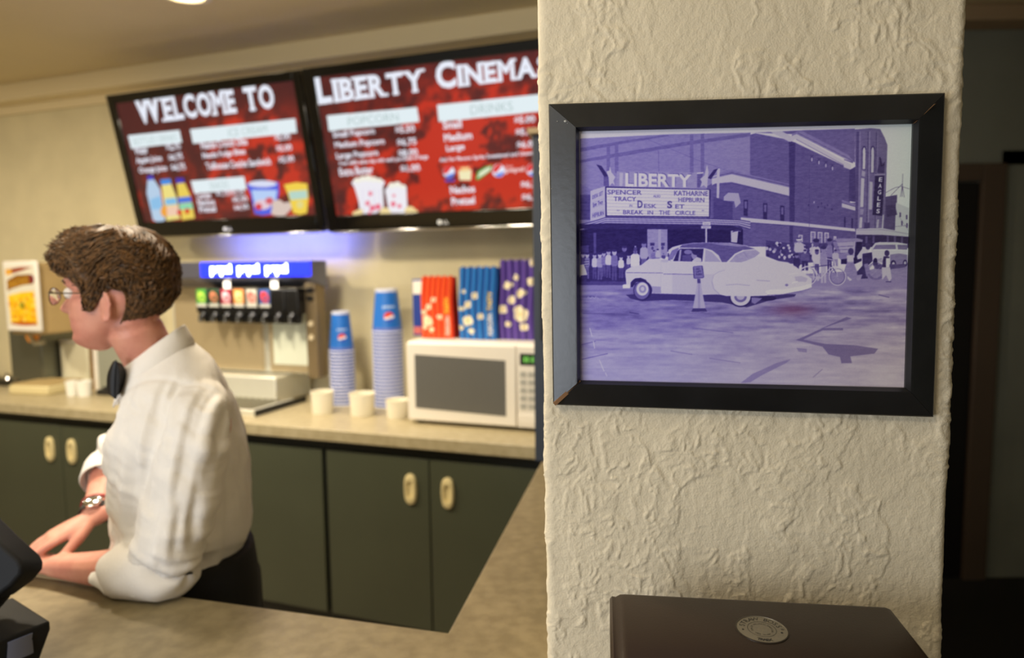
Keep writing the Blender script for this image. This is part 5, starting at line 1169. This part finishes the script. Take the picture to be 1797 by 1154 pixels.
def hand(wr, f, nrm, side, curl, L_=0.185, spread=0.06):
    """palm, five fingers and thumb; nrm points out of the back of the hand, side towards the thumb"""
    f = np.array(f, float); f /= np.linalg.norm(f); nrm = np.array(nrm, float); nrm -= f * (nrm @ f); nrm /= np.linalg.norm(nrm)
    sd_ = np.cross(nrm, f); sd_ = sd_ if sd_ @ np.array(side) > 0 else -sd_
    wr = np.array(wr, float); k = L_ / 0.185; out = []
    out.append(limb([wr - f * .02, wr + f * .015 * k, wr + f * .05 * k, wr + f * .085 * k], [.026, .030 * k, .039 * k, .040 * k], 16, [.020, .017 * k, .0155 * k, .0125 * k], ref=nrm))
    for off, ln, bs, rd in ((.029, .074, .090, .0084), (.010, .083, .094, .0088), (-.010, .077, .091, .0084), (-.028, .060, .083, .0074)):
        p = wr + (f * bs + sd_ * off) * k - nrm * .001; d = f + sd_ * off * spread * 40 * .1; d /= np.linalg.norm(d)
        ps_ = [p - d * .022 * k, p]; a = 0
        for frac, c in ((.46, curl[0]), (.30, curl[1]), (.24, curl[2])):
            a += c * (1 + off * 3); dd = d * math.cos(a) - nrm * math.sin(a); p = p + dd * ln * frac * k; ps_.append(p)
        out.append(limb(ps_, [rd * k, rd * 1.08 * k, rd * 1.0 * k, rd * .92 * k, rd * .76 * k], 10, sub=3))
    p = wr + (f * .022 + sd_ * .022) * k - nrm * .004; d = f * .72 + sd_ * .62 - nrm * .25; d /= np.linalg.norm(d); d2 = f * .93 + sd_ * .25 - nrm * .3; d2 /= np.linalg.norm(d2)
    out.append(limb([p - d * .01, p + d * .032 * k, p + d * .042 * k + d2 * .022 * k, p + d * .044 * k + d2 * .052 * k], [.014, .0125 * k, .0105 * k, .0082 * k], 10, sub=3))
    return out
# ---- joints
NB = at_y(274, 648, 1.46)                       # base of the neck
SHL = np.array([-0.640, 1.365, 1.345]); ELL = np.array([-0.705, 1.298, 1.068]); WRL = np.array([-0.955, 1.372, 1.052])
SHR = np.array([-0.76, 1.61, 1.35]); ELR = np.array([-0.985, 1.655, 1.19]); WRR = np.array([-0.932, 1.475, 1.118])
Hm = lambda *p: np.array(HM @ Vector(p))
skin = list(head_parts)
skin.append(limb([NB + [0.02, 0.0, -.08], NB, Hm(-.034, 0, -.075), Hm(-.025, 0, -.02)], [.08, .055, .052, .05], 20, [.08, .055, .053, .05]))
skin.append(limb([(-.73, 1.49, 1.02), (-.73, 1.49, 1.18), (-.735, 1.485, 1.32), (-.75, 1.47, 1.42)], [.12, .13, .12, .07], 20, [.09, .10, .085, .045], ref=(1, 0, 0)))
skin.append(limb([SHL + [0, .03, .0], (SHL + ELL) / 2, ELL + [0, 0, .01]], [.055, .046, .040], 14))
skin.append(limb([ELL, ELL + (WRL - ELL) * .28 + [0, 0, .004], ELL + (WRL - ELL) * .6, WRL], [.040, .044, .037, .027], 16, [.040, .042, .033, .022]))
skin.append(limb([SHR, (SHR + ELR) / 2, ELR], [.055, .046, .040], 14))
skin.append(limb([ELR, ELR + (WRR - ELR) * .3, ELR + (WRR - ELR) * .65, WRR], [.040, .043, .034, .027], 16, [.040, .041, .031, .022]))
skin += hand(WRL, (-.90, .38, -.06), (0, 0.05, 1), (0.3, 1, 0), (.12, .25, .2))
skin += hand(WRR, (-.66, -.60, -.30), (-.15, -.15, 1), (.6, -1, -.2), (.14, .30, .25))
skin.append(limb([(-.70, 1.47, 1.0), (-.70, 1.45, .80), (-.69, 1.44, .48), (-.66, 1.45, .10)], [.075, .07, .05, .04], 14, [.075, .07, .05, .04]))
skin.append(limb([(-.70, 1.56, 1.0), (-.69, 1.58, .80), (-.67, 1.59, .48), (-.63, 1.60, .10)], [.075, .07, .05, .04], 14, [.075, .07, .05, .04]))
person = bpy.data.objects.new('person', fuse('person', skin, M_SKIN, 0.0034, 5)); COL.objects.link(person)
tag(person, 'young man in white shirt and black bow tie leaning on the front counter', 'person')

# ---- hair: a combed mass with locks, part of him
hl_t = np.array([0, 25, 45, 60, 70, 78, 86, 92, 98, 112, 124, 136, 150, 180]); hl_z = np.array([.050, .050, .046, .034, .016, -.028, -.030, .004, .016, .010, -.030, -.062, -.080, -.086])
def hair_pt(th, k, extra=0.0):
    """th in radians, k 0 at the hairline .. 1 at the crown"""
    a = np.abs(np.degrees(th)); z0 = np.interp(a, hl_t, hl_z); z = z0 + (.1135 - z0) * k
    x, y = head_r(z, th)
    front = np.exp(-(a / 42) ** 2); top = np.clip((z - .03) / .08, 0, 1); back = np.exp(-((a - 180) / 60) ** 2)
    t = .003 + .010 * np.clip(k * 5, 0, 1) + .016 * top + .004 * back * np.clip(k * 4, 0, 1) * np.clip((.10 - z) / .1, 0, 1)
    t = t + front * .010 * np.exp(-((z - .078) / .03) ** 2) + extra
    cx = (np.interp(z, zk, fk) + np.interp(z, zk, bk)) / 2
    d = np.stack([x - cx, y, np.full_like(x, 0.0)], -1); L_ = np.linalg.norm(d, axis=-1, keepdims=True); d = d / np.maximum(L_, 1e-5)
    up = np.clip((z - .045) / .07, 0, 1)[..., None]; d = d * np.sqrt(1 - .85 * up ** 2) + np.array([0, 0, 1.0]) * .92 * up
    P_ = np.stack([x, y, z], -1) + d * t[..., None]
    return P_
def hair_mesh():
    th = np.linspace(-math.pi, math.pi, 121)[:-1]; rows = []
    for k in np.concatenate([[-0.0], np.linspace(0, 1, 44) ** 0.9]):
        kk = np.full_like(th, k); ex = np.zeros_like(th)
        if len(rows): ex = (fbm(th * 7 + 20 + k * 3, k * 5 + th * 0 + 3, 4, 5) - .47) * .020 * min(1, k * 6 + .3)
        else: ex = ex - .006
        rows.append(hair_pt(th, kk, ex))
    m = MB().grid(rows, wrap=True); n = len(th); N = len(m.v)
    m.f.append(list(range(N - n, N))); m.mi.append(0); m.f.append(list(range(n))[::-1]); m.mi.append(0)
    for q in range(2200):                                     # separate locks, combed forward on top and down at the sides
        t0 = (RNG.random() * 2 - 1) * math.pi; k0 = RNG.random() ** 0.8 * .97; pts = []
        a0_ = abs(t0); dirn = -np.sign(t0) if k0 > .45 else 0
        ln = .25 + .3 * RNG.random()
        for s in np.linspace(0, 1, 6):
            th_ = t0 + dirn * s * ln * (1.4 * k0) + .10 * math.sin(q + s * 3); kk = k0 - s * ln * (0.75 if k0 < .6 else .45)
            lift = .0012 + .010 * RNG.random() ** 2 * s + (.012 * s * s if a0_ < .9 else 0) * RNG.random()
            pts.append(hair_pt(np.array([th_]), np.array([max(kk, -.03)]), lift)[0])
        m.tube(pts, [.0005, .0017, .0020, .0018, .0012, .0004], 5)
    return m.xf(HM)
hair_mesh().build('hair', M_HAIR, person, angle=60)
m = MB()
for s in (1, -1): m.v and None
for s in (1, -1):
    MB().ball(tuple(Hm(.078, .032 * s, .001)), .0125, 16).build('eye', mat('eye_white', (226, 220, 212), 0.2), person)
    limb([Hm(.088, .016 * s, .020), Hm(.092, .030 * s, .026), Hm(.078, .050 * s, .022)], [.002, .0036, .0015], 8).build('eyebrow', M_HAIR, person)
# ---- glasses
gl = None; M_WIRE = mat('glasses_wire', (120, 112, 104), 0.25, 0.9); m = MB()
for s in (1, -1):
    loop = [Hm(.112 - .006 * abs(math.cos(t)) * (1 if math.cos(t) > 0 else 0), .033 * s + .024 * math.cos(t) * s, -.006 + .017 * math.sin(t)) for t in np.linspace(0, 2 * math.pi, 29)]
    m.tube(loop, .0013, 6, cap=False)
    m.tube([Hm(.106, .058 * s, .002), Hm(.085, .070 * s, .002), Hm(.0, .079 * s, .003), Hm(-.018, .078 * s, -.008)], .0015, 6)
m.tube([Hm(.112, -.009, -.002), Hm(.118, 0, .001), Hm(.112, .009, -.002)], .0014, 6)
gl = m.build('glasses', M_WIRE, person)
for s in (1, -1):
    MB().add([Hm(.1115 - .006 * abs(math.cos(t)) * (1 if math.cos(t) > 0 else 0), .033 * s + .0235 * math.cos(t) * s, -.006 + .0165 * math.sin(t)) for t in np.linspace(0, 2 * math.pi, 25)[:-1]], [list(range(24))]).build('lens', mat('lens_glass', (240, 245, 245), 0.02, trans=1.0), gl, smooth=False)

# ---- shirt: loose body and rolled sleeves as one cloth
def rings(R, n=40, tw=R_(18)):
    Q = catmull(R, 5); rows = []
    for z, cx, cy, rx, ry in Q:
        q = [(rx * np.sign(math.cos(t)) * abs(math.cos(t)) ** .9, ry * np.sign(math.sin(t)) * abs(math.sin(t)) ** .9) for t in np.linspace(0, 2 * math.pi, n + 1)[:-1]]
        rows.append([(cx + a * math.cos(tw) - b * math.sin(tw), cy + a * math.sin(tw) + b * math.cos(tw), z) for a, b in q])
        rows[-1] = [(p[0], p[1], p[2] + .62 * min(max((z - 1.32) / .14, 0), 1) * (-(p[0] - cx) * math.cos(R_(196)) - (p[1] - cy) * math.sin(R_(196)))) for p in rows[-1]]
    m = MB().grid(rows, wrap=True); m.f.append(list(range(n))[::-1]); m.mi.append(0); m.f.append(list(range((len(rows) - 1) * n, len(rows) * n))); m.mi.append(0)
    return m
torso = rings([(1.005, -.735, 1.49, .105, .145), (1.03, -.745, 1.49, .122, .162), (1.08, -.745, 1.49, .141, .176), (1.16, -.738, 1.49, .145, .182), (1.25, -.734, 1.49, .145, .186), (1.33, -.735, 1.485, .132, .184), (1.385, -.738, 1.475, .108, .152), (1.425, -.750, 1.465, .092, .118), (1.46, -.765, 1.455, .074, .078), (1.482, -.772, 1.45, .062, .062)])
sl = limb([SHL + [-.02, .055, .025], SHL + [.0, .0, .0], SHL + [-.012, -.032, -.10], SHL + [-.030, -.052, -.185], ELL + [.012, .0, .045], ELL + [-.015, .005, .012]], [.074, .074, .070, .068, .064, .058], 28, [.062, .072, .068, .064, .060, .054])
cuff = limb([ELL + [.028, -.004, .018], ELL + [-.01, .002, .006], ELL + (WRL - ELL) * .30 + [0, 0, .006]], [.056, .058, .052], 28, [.054, .055, .050])
slr = limb([SHR + [.02, -.05, .01], SHR, (SHR + ELR) / 2, ELR + [.0, 0, 0], ELR + (WRR - ELR) * .22], [.06, .064, .062, .058, .054], 24)
shirt = fuse('shirt', [torso, sl, cuff, slr], M_SHIRT, 0.0055, 5)
co = np.empty(len(shirt.vertices) * 3); shirt.vertices.foreach_get('co', co); co = co.reshape(-1, 3)
no = np.empty(len(shirt.vertices) * 3); shirt.vertices.foreach_get('normal', no); no = no.reshape(-1, 3)
X_, Y_, Z_ = co.T
arm = np.clip((1.385 - Y_) / .03, 0, 1)                                   # folds run down the sleeve, across the elbow and round the waist
tt = (X_ + .655) * 1.0 - (1.345 - Z_) * -.18
f1 = fbm(tt / .022 + Z_ * 3, Z_ / .17, 2, 41) - .375; f2 = fbm((X_ * .6 + Z_ * 1.0) / .030, (X_ - Z_) / .12, 3, 47) - .44; f3 = fbm((X_ + Y_ * .7) / .05, Z_ / .16, 3, 53) - .44
low = np.clip((1.14 - Z_) / .06, 0, 1)
d_ = arm * (.034 * f1 * (1 - low) + .050 * f2 * (.45 + low)) + (1 - arm) * (.040 * f3 + .020 * f2 * np.clip((1.12 - Z_) / .1, 0, 1))
d_ = d_ * np.clip((1.47 - Z_) / .07, 0, 1)
seam = np.exp(-(((Y_ - 1.392) + (Z_ - 1.33) * .25) / .005) ** 2) * (Z_ > 1.2) * .003
co = co + no * (d_ - seam)[:, None]; co[:, 2] = np.maximum(co[:, 2], np.where((Y_ < 1.345), Z_FRONT + .0015, -9))
shirt.vertices.foreach_set('co', co.reshape(-1)); shirt.update()
so = bpy.data.objects.new('shirt', shirt); COL.objects.link(so); so.parent = person
# rolled cuff band of the near sleeve
ax = (WRL - ELL) / np.linalg.norm(WRL - ELL); a_ = np.cross([0, 0, 1], ax); a_ /= np.linalg.norm(a_); b_ = np.cross(ax, a_)
rows = []
for u_, rr in ((-.066, .006), (-.062, .028), (-.052, .044), (-.038, .0565), (-.022, .0630), (.03, .0625), (.074, .0590), (.080, .0560), (.076, .0520), (.04, .0500)):
    row = []
    for k, t in enumerate(np.linspace(0, 2 * math.pi, 61)[:-1]):
        r_ = rr * (1 + .05 * math.sin(2 * t + 1 + u_ * 20) + .03 * math.sin(5 * t + u_ * 60)); off = .012 * math.sin(t * 1 + .6) + .005 * math.sin(3 * t)
        p = ELL + [0, 0, .004] + ax * (u_ + off) + a_ * math.cos(t) * r_ + b_ * math.sin(t) * r_ * .93; p[2] = max(p[2], Z_FRONT + .001); row.append(p)
    rows.append(row)
MB().grid(rows, wrap=True).build('rolled_cuff', M_SHIRT, so, angle=60)
ax = (WRR - ELR) / np.linalg.norm(WRR - ELR); a_ = np.cross([0, 0, 1], ax); a_ /= np.linalg.norm(a_); b_ = np.cross(ax, a_); rows = []
for u_, rr in ((.02, .055), (.018, .060), (.03, .062), (.075, .060), (.080, .057), (.074, .053), (.05, .050)):
    rows.append([ELR + ax * (u_ + .008 * math.sin(t)) + a_ * math.cos(t) * rr + b_ * math.sin(t) * rr for t in np.linspace(0, 2 * math.pi, 41)[:-1]])
MB().grid(rows, wrap=True).build('rolled_cuff', M_SHIRT, so, angle=60)
# collar
FWD = np.array([math.cos(R_(196)), math.sin(R_(196)), 0]); LFT = np.array([-FWD[1], FWD[0], 0])
cc = at_y(270, 612, 1.45); ex = -FWD * .060 + np.array([0, 0, .044]); ey = LFT * .058
rows = []
for rr, dz, fl in ((.93, -.030, 0), (.97, -.004, 0), (1.0, .004, 0), (1.05, .002, 0), (1.16, -.018, .3), (1.30, -.042, 1), (1.29, -.046, 1)):
    row = []
    for t in np.linspace(-math.pi + .16, math.pi - .16, 61):
        pt = 1 + .0 * fl; tip = fl * np.exp(-((abs(t) - math.pi + .16) / .5) ** 2)
        row.append(cc + ex * math.cos(t) * rr * (1 + .05 * tip) + ey * math.sin(t) * rr + np.array([0, 0, dz - .014 * tip]))
    rows.append(row)
ob = MB().grid(rows).build('collar', M_SHIRT, so, angle=60)
md = ob.modifiers.new('t', 'SOLIDIFY'); md.thickness = .003; md.offset = 0
# bow tie
M_TIE = mat('bow_black', (14, 13, 15), 0.55)
tc_ = cc - ex * .98 + LFT * .020 + np.array([0, 0, -.010]); fx = FWD; ly = LFT; uz = np.array([.10, 0, 1.0])
bt_ = MB(); bt_.ball((0, 0, 0), 1.0, 12); bt_.v = [tuple(tc_ + fx * p[0] * .012 + ly * p[1] * .011 + uz * p[2] * .013) for p in bt_.v]
tie = bt_.build('bow_tie', M_TIE, person)
for s in (1, -1):
    rows = []
    for u_, h_w, th_ in ((.004, .009, .006), (.014, .012, .009), (.032, .028, .013), (.052, .037, .012), (.062, .039, .008), (.0625, .038, .001)):
        rows.append([tc_ + ly * s * u_ + uz * (h_w * math.sin(t) * (1 + .12 * math.cos(3 * t + s))) + fx * (th_ * math.cos(t) + .004 * math.sin(u_ * 160)) for t in np.linspace(0, 2 * math.pi, 19)[:-1]])
    MB().grid(rows, wrap=True).build('wing', M_TIE, tie)
# trousers, belt, shoes
tr1 = rings([(1.045, -.715, 1.49, .118, .150), (1.0, -.715, 1.49, .124, .158), (.93, -.712, 1.495, .124, .160), (.85, -.71, 1.50, .118, .155), (.80, -.70, 1.51, .09, .13)])
l1 = limb([(-.71, 1.445, .93), (-.705, 1.44, .78), (-.69, 1.435, .48), (-.66, 1.445, .075)], [.095, .088, .068, .062], 20)
l2 = limb([(-.705, 1.57, .93), (-.70, 1.585, .78), (-.67, 1.60, .48), (-.63, 1.61, .075)], [.095, .088, .068, .062], 20)
tm = fuse('trousers', [tr1, l1, l2], M_TROUS, 0.008, 4)
to = bpy.data.objects.new('trousers', tm); COL.objects.link(to); to.parent = person
for fx0, fy0 in ((-.66, 1.445), (-.63, 1.61)):
    rows = []
    for u_, w_s, h_s in ((.075, .02, .03), (.06, .036, .07), (.0, .038, .075), (-.08, .044, .055), (-.15, .046, .045), (-.195, .032, .035), (-.205, .012, .02)):
        rows.append([(fx0 + u_, fy0 + w_s * math.cos(t), max(.0, h_s * .5 + h_s * .5 * math.sin(t))) for t in np.linspace(0, 2 * math.pi, 25)[:-1]])
    m = MB().grid(rows, wrap=True); m.f.append(list(range(24))); m.mi.append(0); m.f.append(list(range(6 * 24, 7 * 24))[::-1]); m.mi.append(0)
    m.build('shoe', mat('shoe_leather', (16, 15, 15), 0.3), person)
# watch and bracelet on the far wrist
def wristband(name, pos, axd, rr, wdt, m_, thick=.0025):
    ax = np.array(axd) / np.linalg.norm(axd); a_ = np.cross([0, 0, 1], ax); a_ /= np.linalg.norm(a_); b_ = np.cross(ax, a_); rows = []
    for u_, k in ((-wdt, 1.0), (-wdt, 1 + thick / rr), (wdt, 1 + thick / rr), (wdt, 1.0), (-wdt, 1.0)):
        rows.append([pos + ax * u_ + a_ * math.cos(t) * rr * k * 1.05 + b_ * math.sin(t) * rr * k * .86 for t in np.linspace(0, 2 * math.pi, 33)[:-1]])
    return MB().grid(rows, wrap=True).build(name, m_, person), ax, a_, b_
dv = WRR - ELR; dv = dv / np.linalg.norm(dv)
wt, ax, a_, b_ = wristband('wristwatch', WRR - dv * .014, dv, .0300, .009, mat('watch_strap', (26, 22, 20), 0.5))
fcx = WRR - dv * .014 + b_ * .029 - a_ * .002
m = MB().lathe([(0.0175, -.003), (.0185, .004), (.016, .006), (0, .006)], n=28)
Mw = Matrix(((ax[0], a_[0], b_[0], fcx[0]), (ax[1], a_[1], b_[1], fcx[1]), (ax[2], a_[2], b_[2], fcx[2]), (0, 0, 0, 1))); m.xf(Mw).build('watch_case', M_CHROME, wt)
sd2 = MB().lathe([(0.0165, -.002), (.0165, .004), (0, .004)], n=24); 
wristband('bracelet', WRR - dv * .038, dv, .0325, .003, mat('red_cord', (150, 40, 48), 0.7))
# ================================================================== things near the camera
# straw dispenser on the counter in front of the pillar
M_SMOKE = mat('smoky_brown_plastic', (50, 37, 27), 0.38, spec=0.3, bump=0.05, bscale=500)
ZL = 1.292
def pil(a, dep, z): return PU * a + PN * (PD - dep) + np.array([0, 0, z])
bl_ = at_z(1071, 1043, ZL); br_ = at_z(1557, 1057, ZL)
dep0 = PD - float((bl_ @ PN + br_ @ PN) / 2); aL, aR = float(bl_ @ PU) + 0.008, float(br_ @ PU)
sd = tag(empty('straw_dispenser', pil(aL, 0, Z_FRONT), PYAW), 'smoky brown straw dispenser with a round silver badge, below the framed picture', 'straw dispenser')
Wd = aR - aL; yb = -max(dep0, 0.012); Dd = 0.19; hz = ZL - Z_FRONT
MB().box((0.012, yb - Dd + 0.01, 0.0), (Wd - 0.012, yb - 0.008, hz - 0.045)).build('bin', M_SMOKE, sd, bevel=0.010)
# lid: crowned top, a rolled left edge, front drop
m = MB(); rows = []
xsn = [-0.0085, -0.0085, -0.006, -0.002, 0.003, 0.008, Wd - 0.006, Wd - 0.0015, Wd, Wd]
zsn = [-0.045, -0.006, -0.003, -0.0035, -0.0005, 0.0, 0.0, -0.0015, -0.006, -0.045]
for yk, dz in ((yb, -0.045), (yb, -0.004), (yb - 0.002, -0.001), (yb - 0.006, 0.0), (yb - Dd * 0.66, -0.003), (yb - Dd * 0.72, -0.008), (yb - Dd * 0.9, -0.040), (yb - Dd, -0.085)):
    rows.append([(a, yk, hz + (z if dz > -0.03 else min(z, 0)) + dz) for a, z in zip(xsn, zsn)])
m.grid(rows); m.build('lid', M_SMOKE, sd, angle=50)
# badge
bp = at_z(1337, 1101, ZL + 0.0005); bx_, by_ = float(bp @ PU) - aL, -(PD - float(bp @ PN))
M_SILV = mat('silver_foil', (140, 133, 116), 0.45, 0.5, bump=0.1, bscale=300); M_INK = mat('badge_ink', (20, 18, 16), 0.5)
RB = 0.0245
bd = MB().lathe([(RB + 0.0015, 0.0), (RB + 0.0012, 0.0014), (RB, 0.0017), (RB - 0.0002, 0.0012), (0.0, 0.0012)], n=56, mis=[1, 1, 0, 0]).build('badge', [M_SILV, mat('badge_rim', (60, 52, 42), 0.4, 0.5)], sd, (bx_, by_, hz - 0.0022), rot=(R_(1.2), 0, R_(-4)))
def ink(name, s, r, a0, a1, size, up=1, bold=0.0):
    """lettering along an arc; angles in degrees clockwise from the top"""
    m = MB()
    for k, ch in enumerate(s):
        if ch == ' ': continue
        cu = bpy.data.curves.new('t', 'FONT'); cu.body = ch; cu.size = size; cu.offset = bold; cu.align_x = 'CENTER'; cu.resolution_u = 3
        o = bpy.data.objects.new('t', cu); COL.objects.link(o); ev = o.evaluated_get(bpy.context.evaluated_depsgraph_get()); me = ev.to_mesh()
        a = R_(a0 + (a1 - a0) * k / max(len(s) - 1, 1)); M4 = Matrix.Rotation(-a, 4, 'Z') @ Matrix.Translation((0, r, 0.00135)) @ (Matrix.Identity(4) if up == 1 else Matrix.Rotation(math.pi, 4, 'Z') @ Matrix.Translation((0, -size * .7, 0)))
        m.add([M4 @ v.co for v in me.vertices], [list(p.vertices) for p in me.polygons])
        ev.to_mesh_clear(); bpy.data.objects.remove(o); bpy.data.curves.remove(cu)
    return m.build(name, M_INK, bd, smooth=False)
ink('lettering', 'STRAW BOSS', 0.0166, -76, 66, 0.0078)
ink('lettering', 'TRAEX', 0.0172, 196, 164, 0.0060, 0, 0.00015).rotation_euler = (0, 0, 0)
ink('lettering', 'DEALER VOLLRATH AMERICAN', 0.0092, -110, 110, 0.0026); ink('lettering', 'MADE IN USA', 0.0092, 220, 140, 0.0026, 0)
m = MB()
for r in (0.0138,):
    rows = [[(r2 * math.cos(t), r2 * math.sin(t), 0.0014) for t in np.linspace(0, 2 * math.pi, 65)[:-1]] for r2 in (r - 0.0002, r + 0.0002)]; m.grid(rows, wrap=True)
for sx in (-1, 1): m.add([(sx * 0.0186 + 0.0012 * math.cos(t), -0.0035 + 0.0012 * math.sin(t), 0.0014) for t in np.linspace(0, 6.28, 13)[:-1]], [list(range(12))])
cu = None
m.build('ring_marks', M_INK, bd, smooth=False)
ink('lettering', '®', 0.0188, 82, 82, 0.0045)

# point-of-sale terminal at the left edge
M_POS = mat('pos_black', (14, 14, 16), 0.6, spec=0.25, bump=0.05, bscale=400); M_POS2 = mat('pos_grey', (58, 56, 58), 0.45)
ps = tag(empty('sales_terminal', (-0.95, 1.1, Z_FRONT)), 'black point-of-sale terminal at the left edge of the front counter', 'sales terminal')
zt_ = Z_FRONT + 0.072
k1 = at_z(88, 1089, zt_)[:2]; k2 = at_z(22, 1047, zt_)[:2]; k0 = at_z(70, 1156, Z_FRONT)[:2]
dirE = (k1 - k2) / np.linalg.norm(k1 - k2); dirF = np.array([-dirE[1], dirE[0]]);
if dirF[0] > 0: dirF = -dirF
org = np.array([-0.95, 1.1])
tp = [k2, k1, k1 + dirF * 0.26 , k2 + dirF * 0.26]; ktl = k1 + (k0 - k1) * 0.6
bt = [k2 + dirF * .02, k1 + dirF * 0.018 - dirE * 0.012, k1 + dirF * 0.24, k2 + dirF * 0.24]
m = MB(); vs = [(*(p - org), 0.001) for p in bt] + [(*(p - org), 0.058) for p in tp] + [(*(p - org), 0.072) for p in tp]
m.add(vs, [(3, 2, 1, 0), (8, 9, 10, 11)] + [(i, (i + 1) % 4, 4 + (i + 1) % 4, 4 + i) for i in range(4)] + [(4 + i, 4 + (i + 1) % 4, 8 + (i + 1) % 4, 8 + i) for i in range(4)])
m.build('base', M_POS, ps, bevel=0.003)
fa_ = at_z(30, 1098, zt_ - 0.02)[:2] - org
q0 = k1 + dirF * 0.026; q1 = k1 + dirF * 0.060; nrm2 = dirE * 0.0015
m = MB(); m.add([(*(q0 + nrm2 - org), 0.064), (*(q1 + nrm2 - org), 0.064), (*(q1 + dirF * .004 + nrm2 * .2 - org), 0.030), (*(q0 + dirF * .006 + nrm2 * .2 - org), 0.030), (*(q0 - nrm2 - org), 0.064), (*(q1 - nrm2 - org), 0.064), (*(q1 - nrm2 - org), 0.030), (*(q0 - nrm2 - org), 0.030)], [(0, 1, 2, 3), (7, 6, 5, 4), (0, 4, 5, 1), (1, 5, 6, 2), (2, 6, 7, 3), (3, 7, 4, 0)])
m.build('blue_label', mat('label_blue_grey', (104, 112, 140), 0.3), ps)
# rounded screen housing leaning back above the base
Yp = 1.04
pts2 = [(-90, 826), (0, 905), (40, 944), (72, 972), (79, 985), (77, 998), (60, 1018), (30, 1040), (16, 1046), (-60, 1062), (-150, 1030)]
m = MB(); fr_, bk_ = [], []
for px, py in pts2:
    w = on_plane(px, py, np.array([0, 1.10, 1.15]), np.array([0.0, 0.97, -0.24])); bk_.append((w[0] + 0.95, w[1] - 1.1, w[2] - Z_FRONT)); fr_.append((w[0] + 0.95 - 0.006, w[1] - 1.1 - 0.045, w[2] - Z_FRONT + 0.011))
n = len(pts2); m.add(fr_ + bk_, [list(range(n)), list(range(n, 2 * n))[::-1]] + [[i, (i + 1) % n, n + (i + 1) % n, n + i] for i in range(n)])
m.build('screen_housing', M_POS, ps, bevel=0.006, seg=3)
bc_ = np.mean(tp, 0) - org; sc_ = np.mean(np.array(bk_) + np.array(fr_), 0) / 2; MB().tube([(bc_[0], bc_[1], 0.07), (bc_[0] * .5 + sc_[0] * .5, bc_[1] * .5 + sc_[1] * .5, (0.07 + sc_[2] - .05) / 2), (sc_[0], sc_[1], sc_[2] - 0.04)], 0.03, 14).build('neck', M_POS, ps)
